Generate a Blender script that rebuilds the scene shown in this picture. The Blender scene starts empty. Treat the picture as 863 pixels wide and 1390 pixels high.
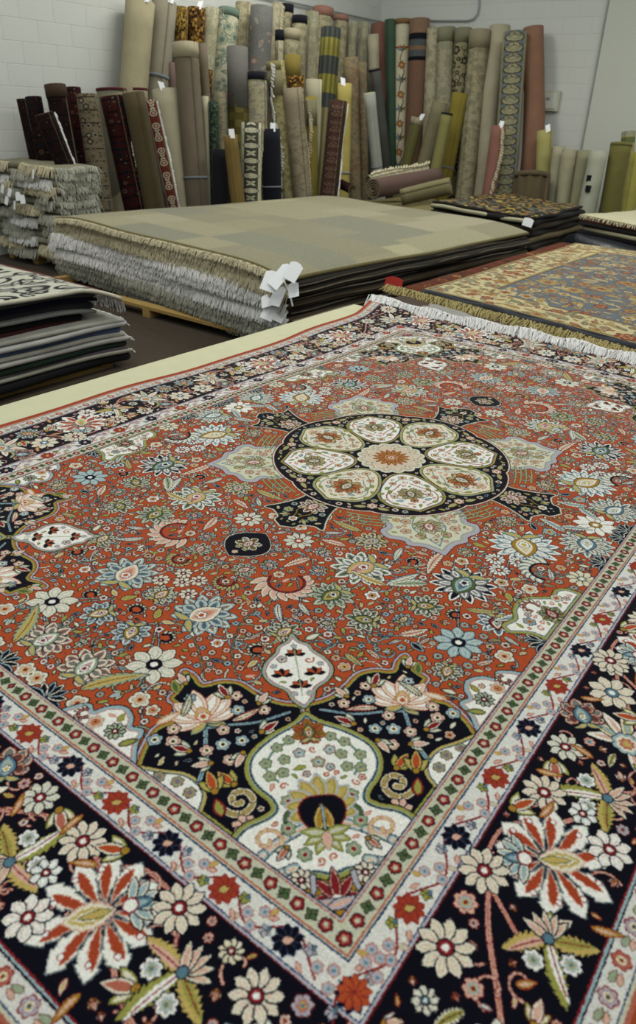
import bpy, math, random
import numpy as np
from mathutils import Vector, Matrix

S = bpy.context.scene
COL = S.collection
# ---------------------------------------------------------------- camera, world, lamps, exposure
FX = 1000.66                                  # focal length in pixels of the 863 x 1390 frame
CAM = Vector((.86736, -1.53456, 1.50))
PITCH, ROLL, YAW = .4617, .0469, -.6215
_F = Vector((math.cos(PITCH) * math.sin(YAW), math.cos(PITCH) * math.cos(YAW), -math.sin(PITCH)))
_R = Vector((math.cos(YAW), -math.sin(YAW), 0)); _U = _R.cross(_F)
R2 = _R * math.cos(ROLL) + _U * math.sin(ROLL); U2 = _U * math.cos(ROLL) - _R * math.sin(ROLL)
cd = bpy.data.cameras.new('camera'); cam = bpy.data.objects.new('camera', cd); COL.objects.link(cam)
cam.matrix_world = Matrix(((R2.x, U2.x, -_F.x, CAM.x), (R2.y, U2.y, -_F.y, CAM.y), (R2.z, U2.z, -_F.z, CAM.z), (0, 0, 0, 1)))
cd.sensor_fit = 'HORIZONTAL'; cd.sensor_width = 15.6; cd.lens = FX / 863 * 15.6
cd.shift_y = -45 / 863; cd.clip_start = .05; cd.clip_end = 60
cd.dof.use_dof = True; cd.dof.focus_distance = 2.05; cd.dof.aperture_fstop = 4.0
S.camera = cam
wd = bpy.data.worlds.new('hall_light'); S.world = wd; wd.use_nodes = True
wd.node_tree.nodes['Background'].inputs[0].default_value = (.90, .95, .93, 1)
wd.node_tree.nodes['Background'].inputs[1].default_value = .46
S.view_settings.view_transform = 'Standard'; S.view_settings.look = 'None'
S.view_settings.exposure = 0.0; S.view_settings.gamma = 1.0; S.view_settings.use_curve_mapping = False
def lamp(x, y, z, sx, sy, e, rz=0, tilt=(0, 0)):
    l = bpy.data.lights.new('fluorescent_light', 'AREA'); l.shape = 'RECTANGLE'; l.size = sx; l.size_y = sy; l.energy = e
    l.color = (1., .985, .93)
    o = bpy.data.objects.new('fluorescent_light', l); COL.objects.link(o); o.location = (x, y, z); o.rotation_euler = (tilt[0], tilt[1], rz)
for x, y, e in ((-5.0, 1.5, 52), (-5.0, 6.0, 84), (-1.8, 1.0, 62), (-1.6, 5.5, 72), (1.0, 7.6, 95), (1.8, 2.5, 50), (.2, -2.2, 45)):
    lamp(x, y, 4.3, .5, 2.6, e)
# ---------------------------------------------------------------- woven patterns (computed arrays, no files)
def _c(r, g, b): return np.array([r, g, b], dtype=np.float32) / 255.0
NAVY = _c(11, 11, 21); BLUE = _c(44, 60, 92); RED = _c(157, 69, 37); CRIM = _c(112, 28, 32); CREAM = _c(202, 198, 178)
WHITE = _c(214, 215, 207); PINK = _c(192, 156, 138); SAGE = _c(134, 148, 122); GREEN = _c(70, 88, 54); OCHRE = _c(146, 112, 40)
GOLD = _c(172, 152, 86); SKY = _c(136, 160, 164); TEAL = _c(78, 110, 124); LILAC = _c(158, 156, 164); BROWN = _c(80, 48, 34)
PALE = _c(176, 178, 156); ROSE = _c(160, 92, 74); LIME = _c(136, 136, 66)

class Weave:
    """a patch of cloth in millimetres, painted with knots"""
    def __init__(s, x0, y0, x1, y1, ppm, ground):
        s.x0, s.y0, s.ppm = x0, y0, ppm
        s.W, s.H = int(round((x1 - x0) * ppm)), int(round((y1 - y0) * ppm))
        s.img = np.empty((s.H, s.W, 3), np.float32); s.img[:] = ground
        s.occ = np.zeros((s.H, s.W), bool)
    def win(s, xa, ya, xb, yb):
        i0 = max(0, int((xa - s.x0) * s.ppm)); i1 = min(s.W, int((xb - s.x0) * s.ppm) + 2)
        j0 = max(0, int((ya - s.y0) * s.ppm)); j1 = min(s.H, int((yb - s.y0) * s.ppm) + 2)
        if i1 <= i0 or j1 <= j0: return None
        X = (np.arange(i0, i1, dtype=np.float32) + .5) / s.ppm + s.x0
        Y = (np.arange(j0, j1, dtype=np.float32) + .5) / s.ppm + s.y0
        return (slice(j0, j1), slice(i0, i1)), X[None, :], Y[:, None]
    def put(s, sl, d, layers, occ=True, clip=None):
        im = s.img[sl]
        for off, col in layers:
            a = np.clip(.5 - (d - off) * s.ppm, 0, 1)
            if clip is not None: a = a * clip[sl]
            a = a[..., None]
            im *= (1 - a); im += a * col
        if occ:
            s.occ[sl] |= d < layers[0][0] + .8
    def leaf(s, x, y, L, W, rot, layers, k=0., ser=0., n=7, p=.8, vein=None, occ=True, clip=None):
        R = L + W
        w = s.win(x - R, y - R, x + R, y + R)
        if w is None: return
        sl, X, Y = w; a = np.radians(rot); ca, sa = np.cos(a), np.sin(a)
        lx = (X - x) * ca + (Y - y) * sa; ly = -(X - x) * sa + (Y - y) * ca
        t = np.clip(lx / L, 0, 1)
        ly = ly - k * L * t * t
        prof = W * .5 * np.maximum(np.sin(np.pi * t ** p), 0) ** .8
        if ser: prof = prof * (1 - ser * ((t * n) % 1.0))
        d = np.abs(ly) - prof
        d = np.where(lx < 0, np.hypot(lx, ly), np.where(lx > L, np.hypot(lx - L, ly), d))
        s.put(sl, d, layers, occ, clip)
        if vein is not None:
            s.put(sl, np.maximum(np.abs(ly) - .7, np.maximum(2 - lx, lx - L * .86)), [(0, vein)], False, clip)
    def flower(s, x, y, r, layers, n=6, amp=.25, ph=0., core=None, sx=1., occ=True, clip=None):
        w = s.win(x - r * 1.5 - 3, y - r * 1.5 - 3, x + r * 1.5 + 3, y + r * 1.5 + 3)
        if w is None: return
        sl, X, Y = w; dx = X - x; dy = (Y - y) * sx
        rho = np.hypot(dx, dy); th = np.arctan2(dy, dx) - np.radians(ph)
        rr = r * (1 - amp * (1 - np.abs(np.cos(th * n / 2)) ** .7)) if n else r
        s.put(sl, rho - rr, layers, occ, clip)
        if core:
            s.put(sl, rho, core, False, clip)
    def poly(s, P, layers, occ=True, clip=None, ret=False):
        P = np.asarray(P, np.float32); pad = max(0, layers[0][0]) + 3
        w = s.win(P[:, 0].min() - pad, P[:, 1].min() - pad, P[:, 0].max() + pad, P[:, 1].max() + pad)
        if w is None: return
        sl, X, Y = w; d2 = None; ins = np.zeros((Y.shape[0], X.shape[1]), bool)
        for i in range(len(P)):
            ax, ay = P[i - 1]; bx, by = P[i]; ex, ey = bx - ax, by - ay
            L2 = ex * ex + ey * ey
            if L2 < 1e-9: continue
            wx, wy = X - ax, Y - ay
            t = np.clip((wx * ex + wy * ey) / L2, 0, 1)
            q = (wx - t * ex) ** 2 + (wy - t * ey) ** 2
            d2 = q if d2 is None else np.minimum(d2, q)
            c = ((ay > Y) != (by > Y))
            if ey != 0: ins ^= c & (X < (ex) * (Y - ay) / ey + ax)
        d = np.sqrt(d2); d = np.where(ins, -d, d)
        if occ == 'edge':
            s.put(sl, d, layers, False, clip); s.occ[sl] |= d < layers[0][0]; s.occ[sl] &= ~(d < layers[-1][0] - 2.5)
        else: s.put(sl, d, layers, occ, clip)
        if ret:
            m = np.zeros((s.H, s.W), np.float32); m[sl] = np.clip(.5 - d * s.ppm, 0, 1); return m
    def line(s, P, layers, occ=True, clip=None):
        P = np.asarray(P, np.float32); pad = layers[0][0] + 2
        for i in range(0, len(P) - 1, 6):
            Q = P[i:i + 7]
            w = s.win(Q[:, 0].min() - pad, Q[:, 1].min() - pad, Q[:, 0].max() + pad, Q[:, 1].max() + pad)
            if w is None: continue
            sl, X, Y = w; d2 = None
            for k in range(len(Q) - 1):
                ax, ay = Q[k]; ex, ey = Q[k + 1] - Q[k]; L2 = ex * ex + ey * ey + 1e-9
                wx, wy = X - ax, Y - ay
                t = np.clip((wx * ex + wy * ey) / L2, 0, 1)
                q = (wx - t * ex) ** 2 + (wy - t * ey) ** 2
                d2 = q if d2 is None else np.minimum(d2, q)
            s.put(sl, np.sqrt(d2), layers, occ, clip)
    def free(s, x, y, r):
        w = s.win(x - r, y - r, x + r, y + r)
        if w is None: return False
        sl = w[0]; o = s.occ[sl]
        return o.size > (1.6 * r * s.ppm) ** 2 and not o[::2, ::2].any()

def spl(pts, n=12):
    """smooth curve through points"""
    P = np.asarray(pts, float); P = np.vstack([2 * P[0] - P[1], P, 2 * P[-1] - P[-2]]); out = []
    for i in range(1, len(P) - 2):
        a, b, c, d = P[i - 1:i + 3]
        for t in np.linspace(0, 1, n, endpoint=False):
            out.append(.5 * ((2 * b) + (c - a) * t + (2 * a - 5 * b + 4 * c - d) * t * t + (3 * b - a - 3 * c + d) * t ** 3))
    out.append(P[-2]); return np.array(out)
def spiral(x, y, r, a0, turns, hand=1, n=36):
    t = np.linspace(0, 1, n); a = np.radians(a0) + hand * turns * 2 * np.pi * t; q = r * (1 - .82 * t)
    return np.stack([x + q * np.cos(a), y + q * np.sin(a)], 1)

def O(*cols):
    """outline rings -> layers"""
    return list(cols)
# ------------------------------------------------------------------ motifs
def rosette(w, x, y, r, petal=WHITE, mid=ROSE, core=NAVY, out=NAVY, n=6, ph=0, **k):
    w.flower(x, y, r, [(1.5, out), (0, petal), (-r * .3, out * .35 + petal * .65), (-r * .42, petal)], n=n, amp=.3, ph=ph,
             core=[(r * .5, mid), (r * .33, GOLD if r > 9 else core), (r * .2, core)], **k)
def daisy(w, x, y, r, n=10, a=CREAM, b=PINK, core=CRIM, out=NAVY, ph=0, **k):
    for i in range(n):
        t = ph + 360. * i / n
        q = np.radians(t)
        w.leaf(x + r * .18 * np.cos(q), y + r * .18 * np.sin(q), r * .85, r * 3.9 / n + 1.2, t,
               [(1.6, out), (0, a), (-r * .12, b), (-r * .15, a)], p=1.2, **k)
    w.flower(x, y, r * .27, [(1.4, out), (0, core), (-r * .13, WHITE)], n=0, **k)
def bud(w, x, y, L, rot, a=PINK, b=CREAM, g=SAGE, out=NAVY, **k):
    q = np.radians(rot); c, s_ = np.cos(q), np.sin(q)
    for da, l in ((-38, .8), (38, .8)):
        w.leaf(x, y, L * l, L * .36, rot + da, [(1.4, out), (0, g), (-L * .07, b)], **k)
    w.leaf(x, y, L * 1.05, L * .42, rot, [(1.4, out), (0, b), (-L * .07, a)], **k)
    w.flower(x, y, L * .14, [(1, out), (0, OCHRE)], n=0, **k)
def feather(w, x, y, L, rot, k=.2, W=.3, a=CREAM, b=PINK, v=BROWN, out=NAVY, **kk):
    w.leaf(x, y, L, L * W, rot, [(1.5, out), (0, a)], k=k, ser=.42, n=9, vein=None, **kk)
    w.leaf(x, y, L * .93, L * W * .55, rot, [(0, b)], k=k * .93, ser=.3, n=9, vein=v, **kk)
def palmette(w, x, y, r, rot, a=WHITE, b=SKY, body=OCHRE, heart=CREAM, core=CRIM, out=NAVY, n=11, spread=290, tip=1.15, **k):
    for ring, (ln, cola, colb) in enumerate(((1.0, a, b), (.74, b * .5 + a * .5, a))):
        m = n if ring == 0 else n - 3
        order = sorted(range(m), key=lambda i: -abs(i - (m - 1) / 2))
        for i in order:
            f = (i - (m - 1) / 2) / ((m - 1) / 2); t = rot + f * spread / 2
            l = r * ln * (tip - .25 * abs(f) ** 1.3); q = np.radians(t)
            w.leaf(x + r * .15 * np.cos(q), y + r * .15 * np.sin(q), l * .86, r * 4.2 / n, t,
                   [(1.5, out), (0, cola), (-r * .07, colb), (-r * .12, out * .5 + colb * .5)], p=1.4, k=.12 * np.sign(f), **k)
    q = np.radians(rot)
    w.leaf(x - r * .38 * np.cos(q), y - r * .38 * np.sin(q), r * 1.05, r * .72, rot,
           [(1.6, out), (0, body), (-r * .12, heart), (-r * .22, core * .4 + heart * .6)], p=.8, **k)
    w.flower(x, y, r * .17, [(1, out), (0, WHITE), (-r * .07, core)], n=5, amp=.3, **k)
    for sgn in (-1, 1):
        w.leaf(x - r * .4 * np.cos(q), y - r * .4 * np.sin(q), r * .62, r * .24, rot + sgn * 128, [(1.4, out), (0, SAGE), (-r * .05, GOLD)], k=-.3 * sgn, **k)
def bigpal(w, x, y, r, rot, **k):
    """the striped rosette leaf of the main border"""
    m = 11
    for i in sorted(range(m), key=lambda i: -abs(i - 5)):
        f = (i - 5) / 5; t = rot + f * 158; l = r * (1.2 - .38 * abs(f)); q = np.radians(t)
        bx, by = x + r * .2 * np.cos(q), y + r * .2 * np.sin(q)
        w.leaf(bx, by, l * .9, r * .42, t, [(3, SKY * .6 + NAVY * .4), (1.2, CREAM), (0, WHITE)], k=.14 * np.sign(f + .01), ser=.3, n=4, p=1.7, **k)
        w.leaf(bx, by, l * .74, r * .2, t + 5, [(1.2, PINK), (0, RED * .8 + CRIM * .2)], k=.14 * np.sign(f + .01), ser=.3, n=5, p=1.5, **k)
        w.flower(bx + l * .66 * np.cos(q + .12), by + l * .66 * np.sin(q + .12), r * .05, [(.9, CRIM), (0, WHITE)], n=0, **k)
    q = np.radians(rot)
    w.leaf(x - r * .15 * np.cos(q), y - r * .15 * np.sin(q), r * .85, r * .5, rot, [(2, PINK), (0, CREAM), (-r * .07, GOLD), (-r * .13, CREAM), (-r * .18, ROSE)], ser=.2, n=5, p=1., **k)
    w.leaf(x - r * .1 * np.cos(q), y - r * .1 * np.sin(q), r * .55, r * .12, rot, [(1, GREEN), (0, GOLD)], **k)
    bx, by = x - r * .42 * np.cos(q), y - r * .42 * np.sin(q)
    for da in (-75, -45, -15, 15, 45, 75):
        w.leaf(bx, by, r * .52, r * .17, rot + 180 + da, [(1.5, NAVY), (0, CREAM), (-r * .035, SKY)], p=1.2, **k)
    w.leaf(bx, by, r * .4, r * .2, rot + 180, [(1.2, NAVY), (0, TEAL), (-r * .05, SKY)], **k)
    w.flower(bx, by, r * .12, [(2, CRIM), (0, WHITE)], n=0, **k)
def crossleaf(w, x, y, r, rot, **k):
    for da, l, ca, cb in ((0, 1.25, LIME, WHITE), (78, .95, GOLD, LIME), (-78, .95, GOLD, PINK)):
        w.leaf(x, y, r * l, r * .42, rot + da, [(1.6, NAVY), (0, ca)], k=.1, ser=.4, n=8, **k)
        w.leaf(x, y, r * l * .93, r * .2, rot + da + 4, [(0, cb)], k=.1, ser=.3, n=8, vein=CRIM, **k)
    for da in (38, -38):
        q = np.radians(rot + da)
        rosette(w, x + r * .55 * np.cos(q), y + r * .55 * np.sin(q), r * .2, WHITE, SKY, TEAL, n=7, **k)
    for da in (130, 155, 180, 205, 230):
        w.leaf(x, y, r * .55, r * .17, rot + da, [(1.4, NAVY), (0, CREAM), (-r * .03, PINK)], **k)
    w.flower(x, y, r * .1, [(1.2, NAVY), (0, TEAL)], n=0, **k)
def finger(w, x, y, r, rot, **k):
    m = 9
    for i in sorted(range(m), key=lambda i: -abs(i - 4)):
        f = (i - 4) / 4; t = rot + f * 115; l = r * (1.25 - .3 * abs(f))
        w.leaf(x, y, l, r * .3, t, [(2, NAVY), (0, CREAM), (-r * .05, GOLD if i % 2 else WHITE), (-r * .09, SKY if i % 2 else PINK)], k=.22 * np.sign(f), p=1.1, **k)
    w.flower(x, y, r * .36, [(1.5, NAVY), (0, SKY), (-r * .08, CREAM), (-r * .16, ROSE), (-r * .24, GOLD)], n=8, amp=.2, **k)
def crescent(w, x, y, r, a0, hand=1, a=CREAM, b=PINK, sp=CRIM, n=11, span=210, **k):
    for i in range(n):
        f = i / (n - 1); t = a0 + hand * span * f; q = np.radians(t); rr = r * (.55 - .1 * f)
        w.leaf(x + rr * np.cos(q), y + rr * np.sin(q), r * (.62 - .3 * f), r * .26, t + hand * 38, [(1.5, NAVY), (0, a), (-r * .045, b)], k=.15 * hand, **k)
    P = [(x + (r * (.56 - .1 * f)) * np.cos(np.radians(a0 + hand * span * f)), y + (r * (.56 - .1 * f)) * np.sin(np.radians(a0 + hand * span * f))) for f in np.linspace(-.05, 1.15, 26)]
    w.line(P, [(2.8, NAVY), (1.8, sp)], **k)
def spray(w, P, r=8, step=2, **k):
    C = spl(P, 8); w.line(C, [(1.6, NAVY), (.7, SAGE)], **k)
    side = 1
    for i in range(2, len(C), step):
        d = C[i] - C[i - 1]; nrm = np.array([-d[1], d[0]]) / (np.hypot(*d) + 1e-6); side = -side
        c = C[i] + nrm * side * r * 1.15
        w.flower(c[0], c[1], r * .8, [(1.3, NAVY), (0, (CREAM, SKY, PINK)[i % 3]), (-r * .45, NAVY)], n=4, amp=.3, ph=i * 31, **k)
    w.leaf(C[-1][0], C[-1][1], r * 2, r, np.degrees(np.arctan2(*(C[-1] - C[-2])[::-1])), [(1.3, NAVY), (0, CREAM)], **k)
def vine(w, P, a=TEAL, b=CREAM, th=1.2, **k):
    w.line(spl(P, 10), [(th + 1.1, NAVY), (th, a), (th * .35, b)], occ=False, **k)

def fill(w, rng, box, sizes, kinds, pale):
    x0, y0, x1, y1 = box
    for r, cnt in sizes:
        xs = rng.uniform(x0, x1, cnt); ys = rng.uniform(y0, y1, cnt); rot = rng.uniform(0, 360, cnt); kd = rng.integers(0, len(kinds), cnt)
        for x, y, a, k in zip(xs, ys, rot, kd):
            if w.free(x, y, r):
                j, i = int((y - w.y0) * w.ppm), int((x - w.x0) * w.ppm)
                if pale and w.img[min(j, w.H - 1), min(i, w.W - 1)].sum() > 1.9: pale[int(a) % len(pale)](x, y, min(r, 9), a)
                else: kinds[k](x, y, r, a)

# ------------------------------------------------------------------ the red carpet with the medallion
HU, HV, FU, FV = 901., 1381., 603., 1083.
def weave_medallion_carpet(ppm=1.25):
    w = Weave(-40, -HV, HU, 40, ppm, RED)
    rng = np.random.default_rng(7)
    X = (np.arange(w.W) + .5) / ppm - 40; Y = (np.arange(w.H) + .5) / ppm - HV
    off = np.maximum(X[None, :] - FU, -Y[:, None] - FV)
    # ---- field: curling stems first, then the large flowers
    V = lambda *p, **k: vine(w, p, **k)
    V((0, -640), (60, -655), (120, -640), (165, -570), (130, -520), (70, -530), (40, -600))
    V((60, -655), (90, -720), (95, -790), (60, -860), (0, -900))
    V((95, -790), (160, -820), (215, -760), (225, -690), (200, -640), (160, -600))
    V((60, -860), (110, -905), (140, -960), (230, -1040), (310, -1060), (330, -1030))
    V((0, -1040), (50, -1000), (120, -950), (60, -860))
    V((200, -640), (240, -593), (300, -600), (350, -650), (420, -610), (489, -576), (560, -520))
    V((240, -593), (230, -483), (180, -420), (150, -400), (90, -440), (0, -470))
    V((230, -483), (320, -460), (414, -405), (470, -340), (540, -260), (585, -180), (570, -100), (546, -60))
    V((414, -405), (500, -440), (560, -490)); V((470, -340), (445, -260), (445, -195), (480, -110), (527, -28), (527, 30))
    V((546, -90), (500, -60), (470, -20)); V((489, -576), (450, -500), (414, -405)); V((350, -650), (300, -720), (260, -760))
    V((540, -260), (580, -240), (600, -215)); V((150, -400), (110, -350), (80, -330))
    for _ in range(280):
        x, y = rng.uniform(0, FU), rng.uniform(-FV, 0)
        w.line(spiral(x, y, rng.uniform(18, 42), rng.uniform(0, 360), rng.uniform(.5, .9), rng.choice((-1, 1)), 20), [(2.3, NAVY), (1.3, (SKY, SAGE, CREAM)[int(x) % 3])], occ=False)
    spray(w, [(395, -655), (330, -700), (318, -760), (322, -790)], 8); spray(w, [(250, -870), (205, -830), (170, -770), (160, -715)], 8)
    spray(w, [(370, -640), (345, -600), (335, -545), (350, -500)], 8); spray(w, [(215, -905), (170, -870), (130, -845)], 7)
    palmette(w, 54, -1008, 44, 100, CREAM, PINK, SAGE, WHITE, CRIM, n=9)
    daisy(w, 133, -934, 44, 8, CREAM, SKY, NAVY); feather(w, 88, -1040, 100, 70, -.25, .34, SAGE, GOLD)
    palmette(w, 100, -795, 58, 70, SKY, CREAM, CREAM, PINK, RED, n=11); palmette(w, 0, -800, 30, 90, CREAM, SAGE, OCHRE)
    crescent(w, 150, -615, 68, 200, 1); crescent(w, 60, -690, 32, 20, -1, SAGE, GOLD)
    w.leaf(0, -617, 112, 98, 90, [(4.5, NAVY), (3, CREAM), (.5, NAVY)], p=1.)
    palmette(w, 0, -562, 28, 90, WHITE, GOLD, ROSE, CREAM, NAVY, n=7); w.flower(0, -600, 6, [(1, SAGE), (0, PINK)], n=5)
    palmette(w, 240, -593, 44, 260, SAGE, CREAM, GREEN, GOLD, NAVY, n=11, spread=330)
    palmette(w, 231, -478, 60, 250, WHITE, SAGE, GOLD, PINK, CRIM, n=11)
    palmette(w, 414, -405, 62, 275, WHITE, NAVY, GREEN, SKY, NAVY, n=13, spread=320)
    daisy(w, 489, -576, 42, 9, SKY, CREAM, NAVY)
    for vv in (-190, 0): pass
    palmette(w, 445, -188, 72, 300, WHITE, SKY, OCHRE, CREAM, GOLD, n=15, spread=310)
    palmette(w, 546, -90, 52, 290, CREAM, SKY, TEAL, WHITE, SAGE, n=13, spread=250, tip=1.3)
    daisy(w, 535, 0, 48, 10, WHITE, CREAM, OCHRE, ph=18)
    feather(w, 492, -75, 70, 150, .2, .36, CREAM, SKY); feather(w, 478, -60, 66, 40, -.2, .36, CREAM, SKY)
    for a, b in ((422, -283), (464, -262), (446, -316)): daisy(w, a, b, 21, 12, WHITE, CREAM, RED)
    crescent(w, 522, -262, 62, 110, 1, SKY, CREAM, NAVY, 9, 150); daisy(w, 585, -236, 30, 9, CREAM, GOLD, SAGE)
    for a, b in ((0, -745), (36, -765), (20, -722)): daisy(w, a, b, 17, 8, CREAM, PINK, CRIM)
    feather(w, 300, -505, 80, 60, .15, .36, SKY, CREAM); feather(w, 300, -505, 78, 190, -.2, .3, CREAM, GOLD)
    feather(w, 360, -452, 74, 210, .2, .4, CREAM, SAGE, NAVY); feather(w, 180, -680, 60, 300, .3, .3, SKY, CREAM, NAVY)
    feather(w, 330, -330, 90, 262, .3, .28, CREAM, PINK); feather(w, 150, -360, 80, 190, -.2, .3, SAGE, GOLD)
    palmette(w, 190, -380, 36, 240, CREAM, GOLD, SAGE, PINK, NAVY, n=9); palmette(w, 330, -620, 34, 200, CREAM, SAGE, GREEN, GOLD, NAVY, n=9)
    palmette(w, 515, -480, 36, 300, WHITE, SKY, CRIM, CREAM, NAVY, n=9); palmette(w, 40, -900, 34, 300, SKY, WHITE, OCHRE, CREAM, n=9)
    palmette(w, 240, -740, 30, 80, CREAM, SAGE, OCHRE, n=9); daisy(w, 70, -480, 32, 10, CREAM, SKY, RED); feather(w, 130, -520, 62, 240, .2, .34)
    palmette(w, 390, -520, 34, 30, CREAM, SAGE, GREEN, GOLD, n=9); feather(w, 545, -420, 70, 250, -.2, .32, CREAM, SKY); feather(w, 455, -480, 60, 20, .2, .3, SAGE, GOLD)
    for a, b in ((15, -1067), (108, -1062), (175, -1000), (520, -340), (565, -560), (35, -430)): rosette(w, a, b, 17, CREAM, PINK, CRIM, n=5)
    for a, b in ((60, -1083), (150, -1083), (603, -480), (603, -150), (603, -20)):
        for i in range(7): w.leaf(a, b, 34, 12, i * 30 + (0 if b < -1000 else 90), [(1.4, NAVY), (0, CREAM if i % 2 else SKY), (-2.4, NAVY)], p=1.2)
    # ---- side ornament half way along the long edge
    wm = [(603, -290), (575, -292), (560, -310), (562, -335), (548, -352), (532, -366), (520, -392), (524, -425), (536, -450), (528, -480), (545, -492), (562, -480), (580, -470), (603, -470)]
    w.poly(spl(wm, 5), [(4, NAVY), (2.8, LIME), (-2, SAGE), (-5, NAVY), (-6, WHITE)], occ='edge')
    palmette(w, 585, -392, 26, 150, SAGE, GOLD, CRIM, PINK, n=7); rosette(w, 560, -440, 11, SKY, ROSE, CRIM); rosette(w, 570, -335, 11, CREAM, ROSE, CRIM)
    crescent(w, 545, -395, 26, 60, 1, PINK, CREAM, ROSE, 7)
    # ---- centre medallion
    th = np.linspace(0, 2 * np.pi, 160, endpoint=False)
    for q in (0, -90):
        tip = [(255, 74), (300, 46), (340, 50), (378, 64), (410, 80), (408, 58), (424, 30), (440, 26), (455, 0)]
        H = spl(tip, 5); H = np.vstack([H, (H * [1, -1])[::-1]]); a = np.radians(q)
        T = np.stack([H[:, 0] * np.cos(a) - H[:, 1] * np.sin(a), H[:, 0] * np.sin(a) + H[:, 1] * np.cos(a)], 1)
        w.poly(T, [(5, NAVY), (4, CREAM), (1.5, SAGE), (0, NAVY)], occ='edge')
        c, s_ = np.cos(a), np.sin(a); pt = lambda r, t: (r * c - t * s_, r * s_ + t * c)
        palmette(w, *pt(335, 0), 34, q, CREAM, PINK, ROSE, WHITE, n=9)
        for t in (-1, 1):
            rosette(w, *pt(385, t * 34), 12, SAGE, GOLD, NAVY); bud(w, *pt(402, t * 20), 22, q + t * 50, GOLD, SAGE); rosette(w, *pt(300, t * 24), 9, PINK, WHITE, CRIM)
            w.line(spl([pt(345, t * 5), pt(370, t * 18), pt(392, t * 8), pt(420, t * 6)], 6), [(1.2, OCHRE)])
        rosette(w, *pt(412, 0), 11, WHITE, ROSE, OCHRE)
    for q in (-45,):
        pen = [(250, 62), (275, 82), (315, 96), (345, 90), (362, 108), (392, 100), (408, 70), (428, 62), (440, 32), (475, 0)]
        H = spl(pen, 5); H = np.vstack([H, (H * [1, -1])[::-1]]); a = np.radians(q)
        T = np.stack([H[:, 0] * np.cos(a) - H[:, 1] * np.sin(a), H[:, 0] * np.sin(a) + H[:, 1] * np.cos(a)], 1)
        w.poly(T, [(3.5, NAVY), (2, LILAC), (-9, SAGE), (-12, LILAC), (-14, PALE * 1.06)], occ='edge')
        c, s_ = np.cos(a), np.sin(a); pt = lambda r, t: (r * c - t * s_, r * s_ + t * c)
        for rr, tt in ((300, 0), (330, 45), (330, -45), (372, 55), (372, -55), (415, 0), (300, 40), (300, -40), (395, 28), (395, -28)):
            rosette(w, *pt(rr, tt), 11, PINK if tt else CREAM, SAGE, CRIM, out=BROWN, n=5)
        palmette(w, *pt(355, 0), 32, q, SAGE, CREAM, ROSE, WHITE, n=9, out=BROWN)
        for t in (-1, 1):
            w.line(spl([pt(290, 0), pt(320, t * 24), pt(360, t * 36), pt(400, t * 20), pt(440, 0)], 6), [(1.3, TEAL)])
            for rr in (312, 342, 382, 402): w.leaf(*pt(rr, t * 20), 14, 7, q + t * 60, [(1, GREEN), (0, LIME)])
    for q in (-22.5, -67.5):
        for j in range(4):
            r0 = 318 + j * 13; A = np.radians(q + np.linspace(-9 + j, 9 - j, 9))
            w.line(np.stack([r0 * np.cos(A), r0 * np.sin(A)], 1), [(3, NAVY), (2.4, LIME), (1, SAGE)])
    R = 291 + 13 * np.abs(np.cos(4 * th)) ** .6
    w.poly(np.stack([R * np.cos(th), R * np.sin(th)], 1), [(7, NAVY), (5.5, CREAM), (2.5, ROSE), (1.2, NAVY)], occ='edge')
    R = 240 + 10 * np.abs(np.sin(4 * th))
    for q in range(0, -136, -45):
        a = np.radians(q + 22.5); c, s_ = np.cos(a), np.sin(a); pt = lambda r, t: (r * c - t * s_, r * s_ + t * c)
        for t in (0,):
            rosette(w, *pt(270, 0), 13, PINK, WHITE, CRIM); rosette(w, *pt(244, 0), 9, SAGE, GOLD, CRIM)
            for sg in (-1, 1): w.leaf(*pt(276, sg * 14), 28, 11, np.degrees(a) + sg * 80, [(1, OCHRE), (0, GOLD), (-2, SAGE)])
    for q in range(45, -180, -45):
        a = np.radians(q); c, s_ = np.cos(a), np.sin(a); pt = lambda r, t: (r * c - t * s_, r * s_ + t * c)
        lob = [(90, 0), (101, 28), (130, 52), (170, 72), (215, 80), (254, 64), (276, 26), (290, 0)]
        H = spl(lob, 5); H = np.vstack([H, (H * [1, -1])[::-1]])
        T = np.stack([H[:, 0] * c - H[:, 1] * s_, H[:, 0] * s_ + H[:, 1] * c], 1)
        w.poly(T, [(2, NAVY), (.5, LIME if q % 90 else SAGE), (-3.5, ROSE if q % 90 else GOLD), (-5.5, NAVY), (-6.8, SKY if q % 90 else GOLD), (-8.5, WHITE if q % 90 else CREAM)], occ='edge')
        palmette(w, *pt(200, 0), 38 if q % 90 == 0 else 32, q, (RED if q % 90 == 0 else SAGE), GOLD, GREEN, CREAM, CRIM, out=BROWN, n=9)
        for t in (-1, 1):
            w.line(spl([pt(120, 0), pt(140, t * 24), pt(175, t * 48), pt(210, t * 46), pt(228, t * 20)], 6), [(1.6, SAGE), (.6, TEAL)])
            rosette(w, *pt(145, t * 30), 8, PINK, GOLD, CRIM, out=BROWN, n=5); rosette(w, *pt(212, t * 42), 8, CREAM, ROSE, CRIM, out=BROWN, n=5)
            w.leaf(*pt(178, t * 44), 20, 9, q + t * 20, [(1, GREEN), (0, LIME)])
            w.line(spl([pt(150, t * 12), pt(170, t * 28), pt(200, t * 58), pt(236, t * 56), pt(262, t * 22)], 6), [(1.4, CRIM if q % 90 else TEAL), (.4, PINK)])
            for rr, tt in ((160, 46), (190, 62), (226, 64), (250, 40), (236, 26)): w.leaf(*pt(rr, t * tt), 17, 8, q + t * (rr - 130), [(1, (CRIM, GREEN, NAVY)[rr % 3]), (0, (RED, LIME, SKY)[rr % 3])])
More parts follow.
